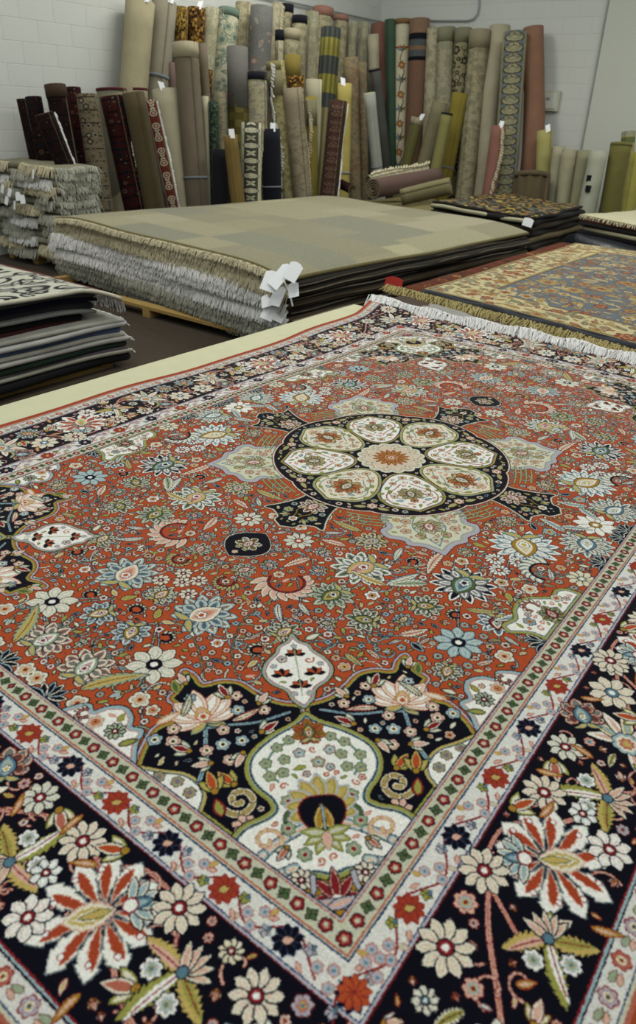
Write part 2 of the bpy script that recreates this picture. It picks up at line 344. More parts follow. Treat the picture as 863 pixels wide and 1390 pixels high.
        rosette(w, *pt(118, 0), 10, CREAM, RED, NAVY, out=BROWN); rosette(w, *pt(236, 0), 9, ROSE, GOLD, NAVY, out=BROWN)
    R = 88 * (1 - .13 * (1 - np.abs(np.cos(8 * th)) ** .6))
    w.poly(np.stack([R * np.cos(th), R * np.sin(th)], 1), [(4, NAVY), (2.4, CREAM), (-2, PALE), (-9, ROSE), (-10.5, CREAM), (-14, PALE * .6 + PINK * .45)])
    for i in range(8): rosette(w, 60 * np.cos(i * np.pi / 4 + .39), 60 * np.sin(i * np.pi / 4 + .39), 9, CREAM, PINK, ROSE, out=SAGE)
    for i in range(16): w.leaf(14 * np.cos(i * np.pi / 8), 14 * np.sin(i * np.pi / 8), 34, 10, i * 22.5, [(1, BROWN), (0, RED), (-2, OCHRE)], p=1.2)
    w.flower(0, 0, 19, [(1.5, BROWN), (0, GOLD), (-4, RED), (-9, CREAM), (-14, CRIM)], n=8)
    # ---- corner pieces
    r2 = 2 ** .5
    for m in (0, 1):
        cp = (lambda x, y: (FU - x, -FV + y)) if m == 0 else (lambda x, y: (FU - y, -FV + x))
        rt = (lambda a: a) if m == 0 else (lambda a: 270 - a)
        fl = [(336, -4), (352, 20), (368, 58), (360, 88), (378, 108), (396, 112), (402, 138), (425, 168), (402, 172), (378, 166), (362, 190), (336, 206), (300, 206), (265, 212), (236, 228), (228, 228), (150, 150), (60, 60), (150, -4)]
        P = [cp(*p) for p in np.vstack([spl(fl[:16], 5), fl[16:]])]
        w.poly(P, [(5.5, NAVY), (4.2, LILAC), (.5, CRIM), (-1, OCHRE), (-4, LIME), (-7, NAVY)], occ='edge')
        ws = [(340, -4), (366, 22), (378, 44), (396, 38), (410, 52), (432, 58), (452, 44), (462, 24), (478, 30), (492, 16), (502, -4)]
        w.poly([cp(*p) for p in spl(ws, 5)], [(4, NAVY), (2.5, SKY), (-3, LILAC), (-4.5, ROSE), (-5.5, WHITE)], occ='edge')
        daisy(w, *cp(408, 20), 15, 10, SAGE, CREAM, CRIM); rosette(w, *cp(444, 14), 12, PINK, RED, CRIM, out=SAGE); w.leaf(*cp(384, 6), 28, 11, rt(60), [(1, BROWN), (0, GREEN), (-2, LIME)])
        w.leaf(*cp(418, 34), 18, 9, rt(110), [(1, BROWN), (0, LIME)]); crescent(w, *cp(470, 14), 16, rt(120), 1, PINK, CREAM, ROSE, 5)
        wb = [(332, -4), (304, 10), (276, 26), (250, 27), (232, 18), (220, -4)]
        w.poly([cp(*p) for p in spl(wb, 4)], [(6, NAVY), (5, GOLD), (2, SAGE), (0, NAVY), (-1.2, WHITE)])
        for a_, b_ in ((300, 4), (275, 14), (250, 12)): rosette(w, *cp(a_, b_), 8, SAGE, ROSE, TEAL, out=BROWN)
        # stems, lotus, small flowers on the dark ground
        w.line(spl([cp(312, 104), cp(292, 84), cp(270, 62), cp(252, 30)], 8), [(4, NAVY), (3, SKY), (1, TEAL)])
        w.line(spl([cp(312, 104), cp(290, 130), cp(262, 160), cp(238, 205)], 8), [(3, NAVY), (2.2, SKY), (.8, TEAL)])
        for da in (-125, -100, 100, 125): w.leaf(*cp(322, 114), 32, 16, rt(151) + da, [(1.5, NAVY), (0, SAGE), (-3, GOLD)])
        for da, l in ((-78, .8), (78, .8), (-52, .92), (52, .92), (-27, 1.), (27, 1.), (0, 1.1)):
            w.leaf(*cp(322, 114), 60 * l, 23, rt(151) + da, [(1.8, ROSE), (0, CREAM), (-3, PINK), (-6, WHITE)], k=.12 * np.sign(da), p=1.2)
        w.leaf(*cp(322, 114), 30, 22, rt(151), [(1, ROSE), (0, GOLD), (-4, PINK)]); w.flower(*cp(330, 118), 9, [(1, RED), (0, CREAM), (-4, RED)], n=6)
        for a_, b_, rr in ((352, 44, 11), (330, 58, 11), (346, 74, 10), (372, 132, 9), (290, 118, 10), (272, 98, 11), (282, 76, 10), (256, 120, 10), (300, 160, 10), (270, 185, 10), (322, 180, 10), (246, 84, 10)):
            rosette(w, *cp(a_, b_), rr, PINK if a_ % 4 else SKY, WHITE, NAVY, n=5, ph=a_)
        for a_, b_, ro, l in ((300, 60, 200, 28), (262, 64, 230, 26), (245, 150, 80, 30), (330, 170, 160, 30), (400, 150, 160, 26), (240, 105, 290, 26), (285, 190, 100, 26)):
            bud(w, *cp(a_, b_), l, rt(ro), CRIM if l > 27 else PINK, CREAM)
        feather(w, *cp(355, 100), 44, rt(110), .2, .34, SAGE, CREAM); feather(w, *cp(292, 140), 46, rt(60), .2, .34, ROSE, CREAM)
        w.leaf(*cp(395, 128), 30, 14, rt(150), [(1, BROWN), (0, LIME), (-3, GREEN)])
        w.leaf(*cp(372, 66), 40, 14, rt(75), [(1, OCHRE), (0, PINK), (-3, CREAM)], ser=.3)
        # scroll and red bloom beside the cartouche
        w.line(spiral(*cp(192, 44), 24, rt(250), 1.25, 1 if m == 0 else -1), [(6, NAVY), (5, CREAM), (3.2, OCHRE), (1, SAGE)])
        bud(w, *cp(214, 58), 30, rt(180), RED, GOLD, LIME); bud(w, *cp(226, 34), 34, rt(150), RED, GOLD, LIME); daisy(w, *cp(160, 20), 17, 7, PINK, CREAM, OCHRE)
        rosette(w, *cp(130, 14), 14, PINK, OCHRE, RED); w.leaf(*cp(192, 12), 30, 16, rt(150), [(1, NAVY), (0, CRIM), (-3, LIME)])
    dg = lambda s_, t: (FU - (s_ + t) / r2, -FV + (s_ - t) / r2)
    w.poly([(FU, -FV), (FU, -FV + 130), dg(70, -40), dg(80, 0), dg(70, 40), (FU - 130, -FV)], [(0, OCHRE)])
    tear = [(322, 0), (338, 14), (360, 22), (378, 44), (402, 54), (426, 46), (446, 30), (462, 24), (474, 8), (492, 0)]
    H = spl(tear, 5); H = np.vstack([H, (H * [1, -1])[::-1]])
    w.poly([dg(*p) for p in H], [(5, NAVY), (3.5, SAGE), (0, LILAC), (-2, CRIM), (-3, WHITE)], occ='edge')
    for s_, t in ((365, 0), (392, -26), (392, 26), (440, 0)):
        for i in range(5): w.leaf(*dg(s_, t), 17, 8, 135 + (i - 2) * 42, [(1, BROWN), (0, RED if i % 2 else NAVY)], p=1.1)
    w.line([dg(345, 0), dg(470, 0)], [(1, SAGE)])
    for s_, t in ((350, 12), (350, -12), (415, 38), (415, -38), (462, 0)): w.flower(*dg(s_, t), 5, [(1, ROSE), (0, SKY)], n=5)
    cart = [(304, 0), (288, 16), (268, 50), (240, 80), (212, 88), (186, 80), (164, 62), (146, 58), (134, 72), (122, 100), (96, 118), (64, 112), (44, 84), (40, 52), (56, 26), (50, 0)]
    H = spl(cart, 6); H = np.vstack([H, (H * [1, -1])[::-1]])
    w.poly([dg(*p) for p in H], [(9, NAVY), (7.6, LIME), (3, SAGE), (.5, NAVY), (-.8, TEAL), (-2.5, WHITE)], occ='edge')
    for t in (-1, 1):
        w.line(spl([dg(120, t * 20), dg(100, t * 60), dg(72, t * 92), dg(58, t * 70), dg(64, t * 44)], 8), [(7, NAVY), (6, SKY), (3, CREAM), (1.4, PINK)])
        w.line(spiral(*dg(104, t * 74), 20, 0 if t > 0 else 270, 1.1, t), [(3, ROSE), (2, CREAM), (1, GOLD)])
        w.line(spl([dg(290, 0), dg(262, t * 22), dg(244, t * 52), dg(214, t * 66), dg(190, t * 52)], 8), [(2, SAGE), (.8, TEAL)])
        for s_, tt in ((248, 48), (222, 66), (226, 40), (200, 62), (204, 44), (260, 30)): rosette(w, *dg(s_, t * tt), 8, SAGE, GOLD, TEAL, out=GREEN, n=5)
        for s_, tt in ((158, 42), (118, 46), (80, 30)): rosette(w, *dg(s_, t * tt), 9, SAGE, PALE, CRIM, out=GREEN, n=6)
        w.leaf(*dg(126, t * 50), 26, 10, 135 - t * 30, [(1, NAVY), (0, GREEN)]); bud(w, *dg(92, t * 50), 20, 135 + t * 140, ROSE, CREAM)
    palmette(w, *dg(270, 0), 24, 135, RED, OCHRE, GREEN, GOLD, CRIM, n=7, out=BROWN)
    for i in range(9):
        f = (i - 4) / 4; w.leaf(*dg(142, 0), 52 - 8 * abs(f), 17, 135 + f * 105, [(4, SKY), (2, PINK), (0, LIME), (-3, GOLD)], p=1.4)
    w.poly([dg(*p) for p in spl([(160, 0), (158, 18), (146, 28), (128, 26), (112, 14), (106, 0), (112, -14), (128, -26), (146, -28), (158, -18), (160, 0)], 5)], [(3, CRIM), (1, NAVY)])
    for t in (-1, 1):
        w.leaf(*dg(112, t * 8), 38, 15, 135 - t * 14, [(1, BROWN), (0, GOLD), (-3, OCHRE)])
        for da in (30, 65, 100): w.leaf(*dg(106, 0), 32, 13, 315 - t * da, [(1, GREEN), (0, LIME), (-3, PALE)])
    w.line([dg(112, 0), dg(146, 0)], [(2, NAVY), (1.4, SKY)]); w.leaf(*dg(108, 0), 26, 13, 315, [(1, GREEN), (0, PINK)])
    for da, l in ((-80, 26), (80, 26), (-40, 36), (40, 36), (0, 40)): w.leaf(*dg(20, 0), l, 12, 135 + da, [(1.3, NAVY), (0, PINK), (-1.5, CRIM)])
    w.flower(*dg(20, 0), 6, [(1, CRIM), (0, WHITE)], n=4)
    for t in (-1, 1): daisy(w, *dg(48, t * 38), 14, 8, CREAM, PINK, CRIM); w.leaf(*dg(10, t * 14), 40, 12, 135 - t * 75, [(1, NAVY), (0, LILAC), (-3, PINK)]); w.line(spl([dg(50, t * 24), dg(30, t * 28), dg(22, t * 50)], 5), [(4, NAVY), (3, LILAC)])
    # ---- fillers of the field
    w.occ |= off > -9
    k1 = lambda x, y, r, a: rosette(w, x, y, r, (CREAM, SKY, WHITE, PINK)[int(a) % 4], (ROSE, GOLD)[int(a) % 2], (NAVY, CRIM)[int(a * 3) % 2], n=5 + int(a) % 3, ph=a)
    k2 = lambda x, y, r, a: bud(w, x - r * .4 * np.cos(np.radians(a)), y - r * .4 * np.sin(np.radians(a)), r * 1.35, a, (SKY, PINK, ROSE)[int(a) % 3], CREAM, (SAGE, LIME)[int(a) % 2])
    k3 = lambda x, y, r, a: w.leaf(x - r * np.cos(np.radians(a)), y - r * np.sin(np.radians(a)), r * 2, r * .9, a, [(1.5, NAVY), (0, (CREAM, SAGE, GOLD, SKY)[int(a) % 4]), (-r * .16, (GOLD, CREAM, LIME, NAVY)[int(a) % 4])], k=.15)
    k4 = lambda x, y, r, a: feather(w, x - r * np.cos(np.radians(a)), y - r * np.sin(np.radians(a)), r * 2.1, a, .15, .36, (CREAM, SKY, SAGE)[int(a) % 3], (PINK, CREAM, GOLD)[int(a) % 3])
    k5 = lambda x, y, r, a: palmette(w, x, y, r * .95, a, (CREAM, WHITE, SKY)[int(a) % 3], (SAGE, PINK, CREAM)[int(a) % 3], (OCHRE, GREEN, ROSE)[int(a * 7) % 3], n=9)
    p1 = lambda x, y, r, a: rosette(w, x, y, r, (PINK, SAGE, GOLD, SKY)[int(a) % 4], CREAM, (CRIM, TEAL)[int(a * 3) % 2], out=BROWN * .5 + ROSE * .5, n=5, ph=a)
    p2 = lambda x, y, r, a: w.leaf(x - r * np.cos(np.radians(a)), y - r * np.sin(np.radians(a)), r * 2, r * .8, a, [(1, GREEN if int(a) % 2 else ROSE), (0, LIME if int(a) % 2 else PINK)], k=.2)
    p3 = lambda x, y, r, a: w.line(spiral(x, y, r, a, 1., 1 if int(a) % 2 else -1, 14), [(1.2, ROSE if int(a) % 3 else SAGE)])
    k6 = lambda x, y, r, a: crescent(w, x, y, r * .95, a, (-1, 1)[int(a) % 2], (CREAM, SKY, SAGE)[int(a) % 3], (PINK, GOLD, CREAM)[int(a) % 3], (CRIM, NAVY)[int(a * 3) % 2], 8)
    fill(w, rng, (-20, -FV, FU, 20), [(33, 2000), (26, 4000), (20, 6000)], [k5, k4, k5, k6], [p1, p2, p3])
    fill(w, rng, (-20, -FV, FU, 20), [(15, 9000), (11.5, 12000)], [k1, k2, k3, k4], [p1, p2, p3])
    fill(w, rng, (-20, -FV, FU, 20), [(8, 20000), (6, 24000), (4.6, 24000)], [k3, k1], [p1, p2, p3])
    # ---- borders
    img = w.img
    bands = [(0, NAVY), (1.8, LILAC), (4, ROSE), (5.6, PALE), (30, ROSE), (32, PALE), (34.2, BLUE), (36.2, WHITE * .93), (76, BLUE), (78, LILAC), (81, CRIM * .8), (83, NAVY), (246, CRIM), (248, SKY), (251, NAVY), (253, WHITE * .9), (280, BLUE), (282, PALE), (286, ROSE), (291, RED * .95)]
    for o, c in bands: img[off > o] = c
    w.occ[off > 0] = False
    w.occ[off > 0] = False
    right = lambda a, o: (FU + o, -FV + a); bottom = lambda a, o: (FU - a, -FV - o)
    for side, pl, rt, LEN, pitch, first in (('r', right, lambda a: a, FV + 30, 114., 54.), ('b', bottom, lambda a: 270 - a, FU + 30, 94., 124.)):
        for i in range(int(LEN / 20) + 1):
            a = 7 + 20 * i
            if i % 2 == 0:
                w.flower(*pl(a, 18), 8.2, [(1, NAVY), (0, CRIM), (-3.2, ROSE)], n=5, amp=.25, core=[(2.8, PALE)])
            else:
                for da in (20, 110, 200, 290): w.leaf(*pl(a, 18), 8.5, 6, rt(da), [(1, NAVY), (0, GREEN)])
        n0 = -1
        V = spl([pl(first + pitch * (j / 2.) , 57 + (14 if j % 2 else -14)) for j in range(-3, int(LEN / pitch * 2) + 2)], 8)
        w.line(V, [(1.3, CRIM)])
        for j in range(-1, int(LEN / pitch) + 1):
            a = first + j * pitch; red = (j % 2 == 0)
            col = RED * .6 + CRIM * .4 if red else NAVY
            for i in range(9): w.leaf(*pl(a, 57), 18.5, 8.5, i * 40 + 10, [(1, CRIM if red else BLUE), (0, col)], p=1.3)
            w.leaf(pl(a, 57)[0] - 4, pl(a, 57)[1] - 4, 12, 8, 45, [(1, BROWN), (0, GOLD if red else PINK)])
            for sg in (-1, 1):
                x, y = pl(a + sg * 26, 57 + sg * 7)
                for da in (0, 72, 144, 216, 288): w.leaf(x, y, 7.5, 6, da, [(.8, NAVY), (0, TEAL if da == 72 else (LIME if red else LILAC))])
                x, y = pl(a + sg * 22, 57 - sg * 12); w.leaf(x, y, 12, 5, rt(sg * 60), [(.8, CRIM), (0, PINK)])
            for da, o in ((-7, 48), (8, 60), (-4, 70)):
                w.flower(*pl(a + pitch / 2 + da, o), 6.4, [(1.1, ROSE), (0, LILAC), (-3, SKY)], n=6, core=[(1.8, TEAL)])
            w.leaf(*pl(a + pitch / 2 - 14, 47), 12, 6, rt(200), [(.8, ROSE), (0, GOLD)]); w.leaf(*pl(a + pitch / 2 + 14, 68), 12, 6, rt(20), [(.8, ROSE), (0, PALE)])
        w.occ |= False
        for j in range(int((LEN + 280) / 46) + 1):          # outer guard
            a = -270 + 46 * j
            rosette(w, *pl(a, 266), 10, ROSE if j % 2 else LILAC, CREAM, CRIM if j % 2 else BLUE, out=CRIM, n=6)
            w.leaf(*pl(a + 16, 262), 16, 7, rt(80), [(.8, BROWN), (0, SAGE)]); w.leaf(*pl(a + 18, 272), 14, 6, rt(100), [(.8, BROWN), (0, PINK)])
    w.occ |= (off < 86) | (off > 243)
    for side, pl, rt, LEN in (('r', right, lambda a: a, FV + 60), ('b', bottom, lambda a: 270 - a, FU + 60)):
        lo = -150 if side == 'r' else 0
        P = [pl(lo + 60 * i, 165 + 52 * np.sin(i * 60 / 241. * np.pi + .6)) for i in range(int((LEN - lo) / 60) + 1)]
        w.line(spl(P, 8), [(3.4, CRIM), (2.6, PINK), (.9, ROSE)])
        for j in range(int(LEN / 241) + 1):
            a = 100 + 241 * j; s_ = 1 if j % 2 else -1
            w.line(spl([pl(a, 165), pl(a + 50, 165 + s_ * 60), pl(a + 120, 165 + s_ * 66), pl(a + 150, 165 + s_ * 20), pl(a + 110, 165)], 8), [(3, CRIM), (2.2, PINK), (.8, ROSE)])
        for _ in range(60):
            a = rng.uniform(0, LEN); o = rng.uniform(100, 228)
            w.line(spiral(*pl(a, o), rng.uniform(12, 26), rng.uniform(0, 360), rng.uniform(.5, .9), rng.choice((-1, 1)), 18), [(2, CRIM * .8), (1.2, PINK)], occ=False)
        for j in range(3 if side == 'r' else 2):
            B = 482. * j
            bigpal(w, *pl(208 + B, 158), 64, rt(35)); crossleaf(w, *pl(345 + B, 188), 62, rt(200))
            finger(w, *pl(458 + B, 180), 58, rt(70)); palmette(w, *pl(470 + B, 112), 34, rt(130), ROSE, CREAM, TEAL, SKY, GOLD, n=7, spread=200)
            daisy(w, *pl(552 + B, 130), 36, 8, CREAM, PINK, TEAL); palmette(w, *pl(560 + B, 208), 32, rt(320), SKY, CREAM, ROSE, GOLD, n=9)
            for a, o, r, n in ((148, 104, 30, 10), (300, 118, 29, 10), (395, 112, 25, 9), (270, 214, 27, 8), (620, 108, 28, 10), (628, 196, 26, 9), (300, 170, 18, 7)):
                daisy(w, *pl(a + B, o), r, n, CREAM if n > 8 else WHITE, PINK if n % 2 == 0 else SKY, CRIM)
            for a, o, ro, c1 in ((250, 95, 60, RED), (360, 108, 300, ROSE), (415, 225, 120, RED), (120, 190, 60, ROSE), (520, 180, 200, RED), (345, 232, 30, PINK)):
                bud(w, *pl(a + B, o), 36, rt(ro), c1, CREAM, LIME)
            for a, o, ro in ((260, 128, 70), (400, 150, 160), (510, 95, 20), (590, 160, 100), (160, 228, 10), (330, 95, 10)):
                w.leaf(*pl(a + B, o), 34, 11, rt(ro), [(1.2, CRIM), (0, OCHRE), (-2.5, PINK)], k=.2, ser=.3)
    w.flower(FU + 18, -FV - 18, 9, [(1, NAVY), (0, CRIM), (-3.2, ROSE)], n=5, core=[(2.8, PALE)])
    for i in range(9): w.leaf(FU + 57, -FV - 57, 18.5, 8.5, i * 40, [(1, CRIM), (0, RED)], p=1.3)
    for x, y in ((50, -25), (68, -30), (28, -52), (34, -70), (60, -12), (12, -60)): w.flower(FU + x, -FV + y, 6.4, [(1.1, ROSE), (0, LILAC), (-3, SKY)], n=6, core=[(1.8, TEAL)])
    crossleaf(w, FU + 195, -FV + 117, 58, 300); crossleaf(w, FU - 95, -FV - 150, 60, 250); finger(w, FU + 120, -FV - 110, 62, 315); bigpal(w, FU + 40, -FV - 180, 56, 200)
    daisy(w, FU + 110, -FV + 40, 32, 10, CREAM, PINK, CRIM); daisy(w, FU + 200, -FV - 20, 32, 9, CREAM, SKY, CRIM); daisy(w, FU - 20, -FV - 120, 28, 10)
    daisy(w, FU + 195, -FV - 195, 38, 12, CREAM, PINK, CRIM)
    K1 = lambda x, y, r, a: rosette(w, x, y, r, (CREAM, LILAC, PINK)[int(a) % 3], (ROSE, SKY)[int(a) % 2], (TEAL, CRIM)[int(a * 3) % 2], out=CRIM * .7, n=5 + int(a) % 3, ph=a)
    K2 = lambda x, y, r, a: bud(w, x - r * .4 * np.cos(np.radians(a)), y - r * .4 * np.sin(np.radians(a)), r * 1.35, a, (ROSE, PINK, RED)[int(a) % 3], CREAM, (SKY, LIME)[int(a) % 2], out=CRIM * .6)
    K3 = lambda x, y, r, a: w.leaf(x - r * np.cos(np.radians(a)), y - r * np.sin(np.radians(a)), r * 2, r * .9, a, [(1.2, CRIM), (0, (CREAM, OCHRE, GOLD, SKY)[int(a) % 4]), (-r * .2, (GOLD, PINK, LIME, CREAM)[int(a) % 4])], k=.15, ser=.25)
    K5 = lambda x, y, r, a: feather(w, x - r * np.cos(np.radians(a)), y - r * np.sin(np.radians(a)), r * 2.1, a, .2, .42, (CREAM, GOLD, PINK)[int(a) % 3], (LIME, PINK, CREAM)[int(a) % 3])
    K4 = lambda x, y, r, a: daisy(w, x, y, r, 7 + int(a) % 3, CREAM, (PINK, SKY, GOLD)[int(a) % 3], (CRIM, TEAL)[int(a) % 2], out=NAVY, ph=a)
    fill(w, rng, (-30, -HV + 50, HU - 50, 30), [(26, 5000), (19, 8000), (14, 9000)], [K4, K2, K5, K1], None)
    fill(w, rng, (-30, -HV + 50, HU - 50, 30), [(11, 12000), (8, 16000), (5.5, 16000)], [K1, K2, K3], None)
    i0 = int(round(40 * ppm)); Q = w.img[:w.H - i0, i0:]
    Q = np.concatenate([Q[:, ::-1], Q], 1); Q = np.concatenate([Q, Q[::-1]], 0)
    # knots: every row of knots is a touch uneven
    h, wd = Q.shape[:2]; rg = np.random.default_rng(3)
    jx = rg.integers(-1, 2, (h // 2 + 1, wd // 2 + 1)).repeat(2, 0).repeat(2, 1)[:h, :wd] * (rg.random((h, wd)) < .55)
    jy = rg.integers(-1, 2, (h // 2 + 1, wd // 2 + 1)).repeat(2, 0).repeat(2, 1)[:h, :wd] * (rg.random((h, wd)) < .55)
    ii = np.clip(np.arange(h)[:, None] + jy, 0, h - 1); jj = np.clip(np.arange(wd)[None] + jx, 0, wd - 1)
    Q = Q[ii, jj]
    Q = Q * (1 + .12 * (rg.random((h, wd, 1)).astype(np.float32) - .5)) * (1 + .14 * (rg.random((h, wd, 3)).astype(np.float32) - .5))
    return np.clip(Q, 0, 1)
# ---------------------------------------------------------------- pixel -> place, used once to lay things out in the hall
def at(x, y, z=None, u=None, v=None):
    D = _F + R2 * ((x - 431.5) / FX) - U2 * ((y - 650) / FX)
    t = (z - CAM.z) / D.z if z is not None else (u - CAM.x) / D.x if u is not None else (v - CAM.y) / D.y
    return CAM + D * t
def px(P):
    d = Vector(P) - CAM; z = d.dot(_F)
    return 431.5 + FX * d.dot(R2) / z, 650 - FX * d.dot(U2) / z, z
rnd = random.Random(5)
# ---------------------------------------------------------------- materials
MATS = {}
def lin(c): return tuple((v / 12.92 if v <= .04045 else ((v + .055) / 1.055) ** 2.4) for v in c)
def rgb(r, g, b): return lin((r / 255, g / 255, b / 255)) + (1,)
def base_mat(name, rough=.9, sheen=0., spec=.2):
    sheen *= .25
    m = bpy.data.materials.new(name); m.use_nodes = True; b = m.node_tree.nodes['Principled BSDF']
    b.inputs['Roughness'].default_value = rough; b.inputs['Specular IOR Level'].default_value = spec
    if sheen: b.inputs['Sheen Weight'].default_value = sheen; b.inputs['Sheen Roughness'].default_value = .6
    return m, m.node_tree.nodes, m.node_tree.links, b
def cloth(name, col, col2=None, scale=60., bump=.4, stretch=(1, 1, 1), sheen=.1, rough=.95, amount=.5, coords='Object', spec=.15):
    """plain woven or painted surface: two tones broken by noise, fine relief"""
    if name in MATS: return MATS[name]
    m, N, L, b = base_mat(name, rough, sheen, spec)
    tc = N.new('ShaderNodeTexCoord'); mp = N.new('ShaderNodeMapping'); mp.inputs['Scale'].default_value = stretch
    n = N.new('ShaderNodeTexNoise'); n.inputs['Scale'].default_value = scale; n.inputs['Detail'].default_value = 5
    n2 = N.new('ShaderNodeTexNoise'); n2.inputs['Scale'].default_value = scale * .06; n2.inputs['Detail'].default_value = 3
    L.new(tc.outputs[coords], mp.inputs[0]); L.new(mp.outputs[0], n.inputs[0]); L.new(tc.outputs[coords], n2.inputs[0])
    mx = N.new('ShaderNodeMix'); mx.data_type = 'RGBA'; ad = N.new('ShaderNodeMath'); ad.operation = 'MULTIPLY_ADD'
    L.new(n.outputs[0], ad.inputs[0]); ad.inputs[1].default_value = amount; L.new(n2.outputs[0], ad.inputs[2])
    sb = N.new('ShaderNodeMath'); sb.operation = 'SUBTRACT'; sb.use_clamp = True; L.new(ad.outputs[0], sb.inputs[0]); sb.inputs[1].default_value = amount * .5
    L.new(sb.outputs[0], mx.inputs[0])
    c = rgb(*col); c2 = rgb(*(col2 or tuple(v * .78 for v in col)))
    mx.inputs[6].default_value = c; mx.inputs[7].default_value = c2
    L.new(mx.outputs[2], b.inputs['Base Color'])
    bp = N.new('ShaderNodeBump'); bp.inputs['Strength'].default_value = bump; bp.inputs['Distance'].default_value = .004
    L.new(n.outputs[0], bp.inputs['Height']); L.new(bp.outputs[0], b.inputs['Normal'])
    MATS[name] = m; return m
def woven(name, arr, bump=.5, nscale=400., sheen=.25, gain=1.):
    """cloth whose pattern was computed above as an array of knots, laid on by UV"""
    if name in MATS: return MATS[name]
    h, w = arr.shape[:2]
    im = bpy.data.images.new(name, w, h, alpha=False)
    a = np.ones((h, w, 4), np.float32); a[..., :3] = np.clip(arr * gain, 0, 1)
    im.pixels.foreach_set(a.ravel()); im.update(); im.pack()
    m, N, L, b = base_mat(name, 1., sheen * 2.2, .04)
    t = N.new('ShaderNodeTexImage'); t.image = im; t.extension = 'REPEAT'
    tc = N.new('ShaderNodeTexCoord'); L.new(tc.outputs['UV'], t.inputs[0])
    b.inputs['Sheen Roughness'].default_value = .35
    n = N.new('ShaderNodeTexNoise'); n.inputs['Scale'].default_value = nscale; n.inputs['Detail'].default_value = 2
    L.new(tc.outputs['Object'], n.inputs[0])
    mx = N.new('ShaderNodeMix'); mx.data_type = 'RGBA'; mx.blend_type = 'MULTIPLY'; mx.inputs[0].default_value = .55
    rp = N.new('ShaderNodeMapRange'); rp.inputs[1].default_value = .3; rp.inputs[2].default_value = .7; rp.inputs[3].default_value = .62; rp.inputs[4].default_value = 1.16
    L.new(n.outputs[0], rp.inputs[0]); L.new(t.outputs[0], mx.inputs[6]); L.new(rp.outputs[0], mx.inputs[7])
    L.new(mx.outputs[2], b.inputs['Base Color'])
    bp = N.new('ShaderNodeBump'); bp.inputs['Strength'].default_value = bump; bp.inputs['Distance'].default_value = .002
    L.new(n.outputs[0], bp.inputs['Height']); L.new(bp.outputs[0], b.inputs['Normal'])
    MATS[name] = m; return m
# ---------------------------------------------------------------- objects
def mesh_obj(name, V, Fc, mats, parent=None, uv=None, smooth=True, midx=None):
    me = bpy.data.meshes.new(name); me.from_pydata([tuple(v) for v in V], [], [tuple(f) for f in Fc])
    for m in (mats if isinstance(mats, (list, tuple)) else [mats]): me.materials.append(m)
    if midx is not None: me.polygons.foreach_set('material_index', np.asarray(midx, np.int32))
    if smooth is not False: me.polygons.foreach_set('use_smooth', np.ones(len(me.polygons), bool) if smooth is True else np.asarray(smooth, bool))
    if uv is not None:
        lay = me.uv_layers.new(name='UVMap'); vi = np.zeros(len(me.loops), np.int32); me.loops.foreach_get('vertex_index', vi)
        lay.data.foreach_set('uv', np.asarray(uv, np.float32)[vi].ravel())
    me.update()
    o = bpy.data.objects.new(name, me); COL.objects.link(o)
    if parent is not None: o.parent = parent
    return o
def tag(o, label=None, cat=None, group=None, kind=None):
    if label: o['label'] = label
    if cat: o['category'] = cat
    if group: o['group'] = group
    if kind: o['kind'] = kind
    return o
class Mb:
    def __init__(s): s.V = []; s.F = []; s.UV = []; s.M = []
    def add(s, V, F, uv=None, m=0):
        b = len(s.V); s.V += [tuple(v) for v in V]; s.F += [tuple(i + b for i in f) for f in F]
        s.UV += list(uv) if uv is not None else [(0, 0)] * len(V); s.M += [m] * len(F)
    def box(s, c, d, rz=0., m=0, bev=0.):
        cx, cy, cz = c; x, y, z = d[0] / 2, d[1] / 2, d[2] / 2; ca, sa = math.cos(rz), math.sin(rz)
        V = []
        for k in (-1, 1):
            for (i, j) in ((-1, -1), (1, -1), (1, 1), (-1, 1)):
                V.append((cx + i * x * ca - j * y * sa, cy + i * x * sa + j * y * ca, cz + k * z))
        s.add(V, [(3, 2, 1, 0), (4, 5, 6, 7), (0, 1, 5, 4), (1, 2, 6, 5), (2, 3, 7, 6), (3, 0, 4, 7)], m=m)
    def tube(s, P, r, n=8, m=0):
        P = [Vector(p) for p in P]; V = []; F = []
        for i, p in enumerate(P):
            t = (P[min(i + 1, len(P) - 1)] - P[max(i - 1, 0)]).normalized()
            a = t.orthogonal().normalized() if i == 0 else (e1 - t * e1.dot(t)).normalized()
            e1 = a; e2 = t.cross(e1); rr = r[i] if isinstance(r, (list, tuple)) else r
            for k in range(n):
                q = 2 * math.pi * k / n; V.append(p + e1 * (rr * math.cos(q)) + e2 * (rr * math.sin(q)))
        for i in range(len(P) - 1):
            for k in range(n): F.append((i * n + k, i * n + (k + 1) % n, (i + 1) * n + (k + 1) % n, (i + 1) * n + k))
        F.append(tuple(range(n))[::-1]); F.append(tuple((len(P) - 1) * n + k for k in range(n)))
        s.add(V, F, m=m)
    def obj(s, name, mats, parent=None, smooth=False): return mesh_obj(name, s.V, s.F, mats, parent, s.UV, smooth, s.M)
def empty(name, loc=(0, 0, 0)):
    o = bpy.data.objects.new(name, None); COL.objects.link(o); o.location = loc; return o

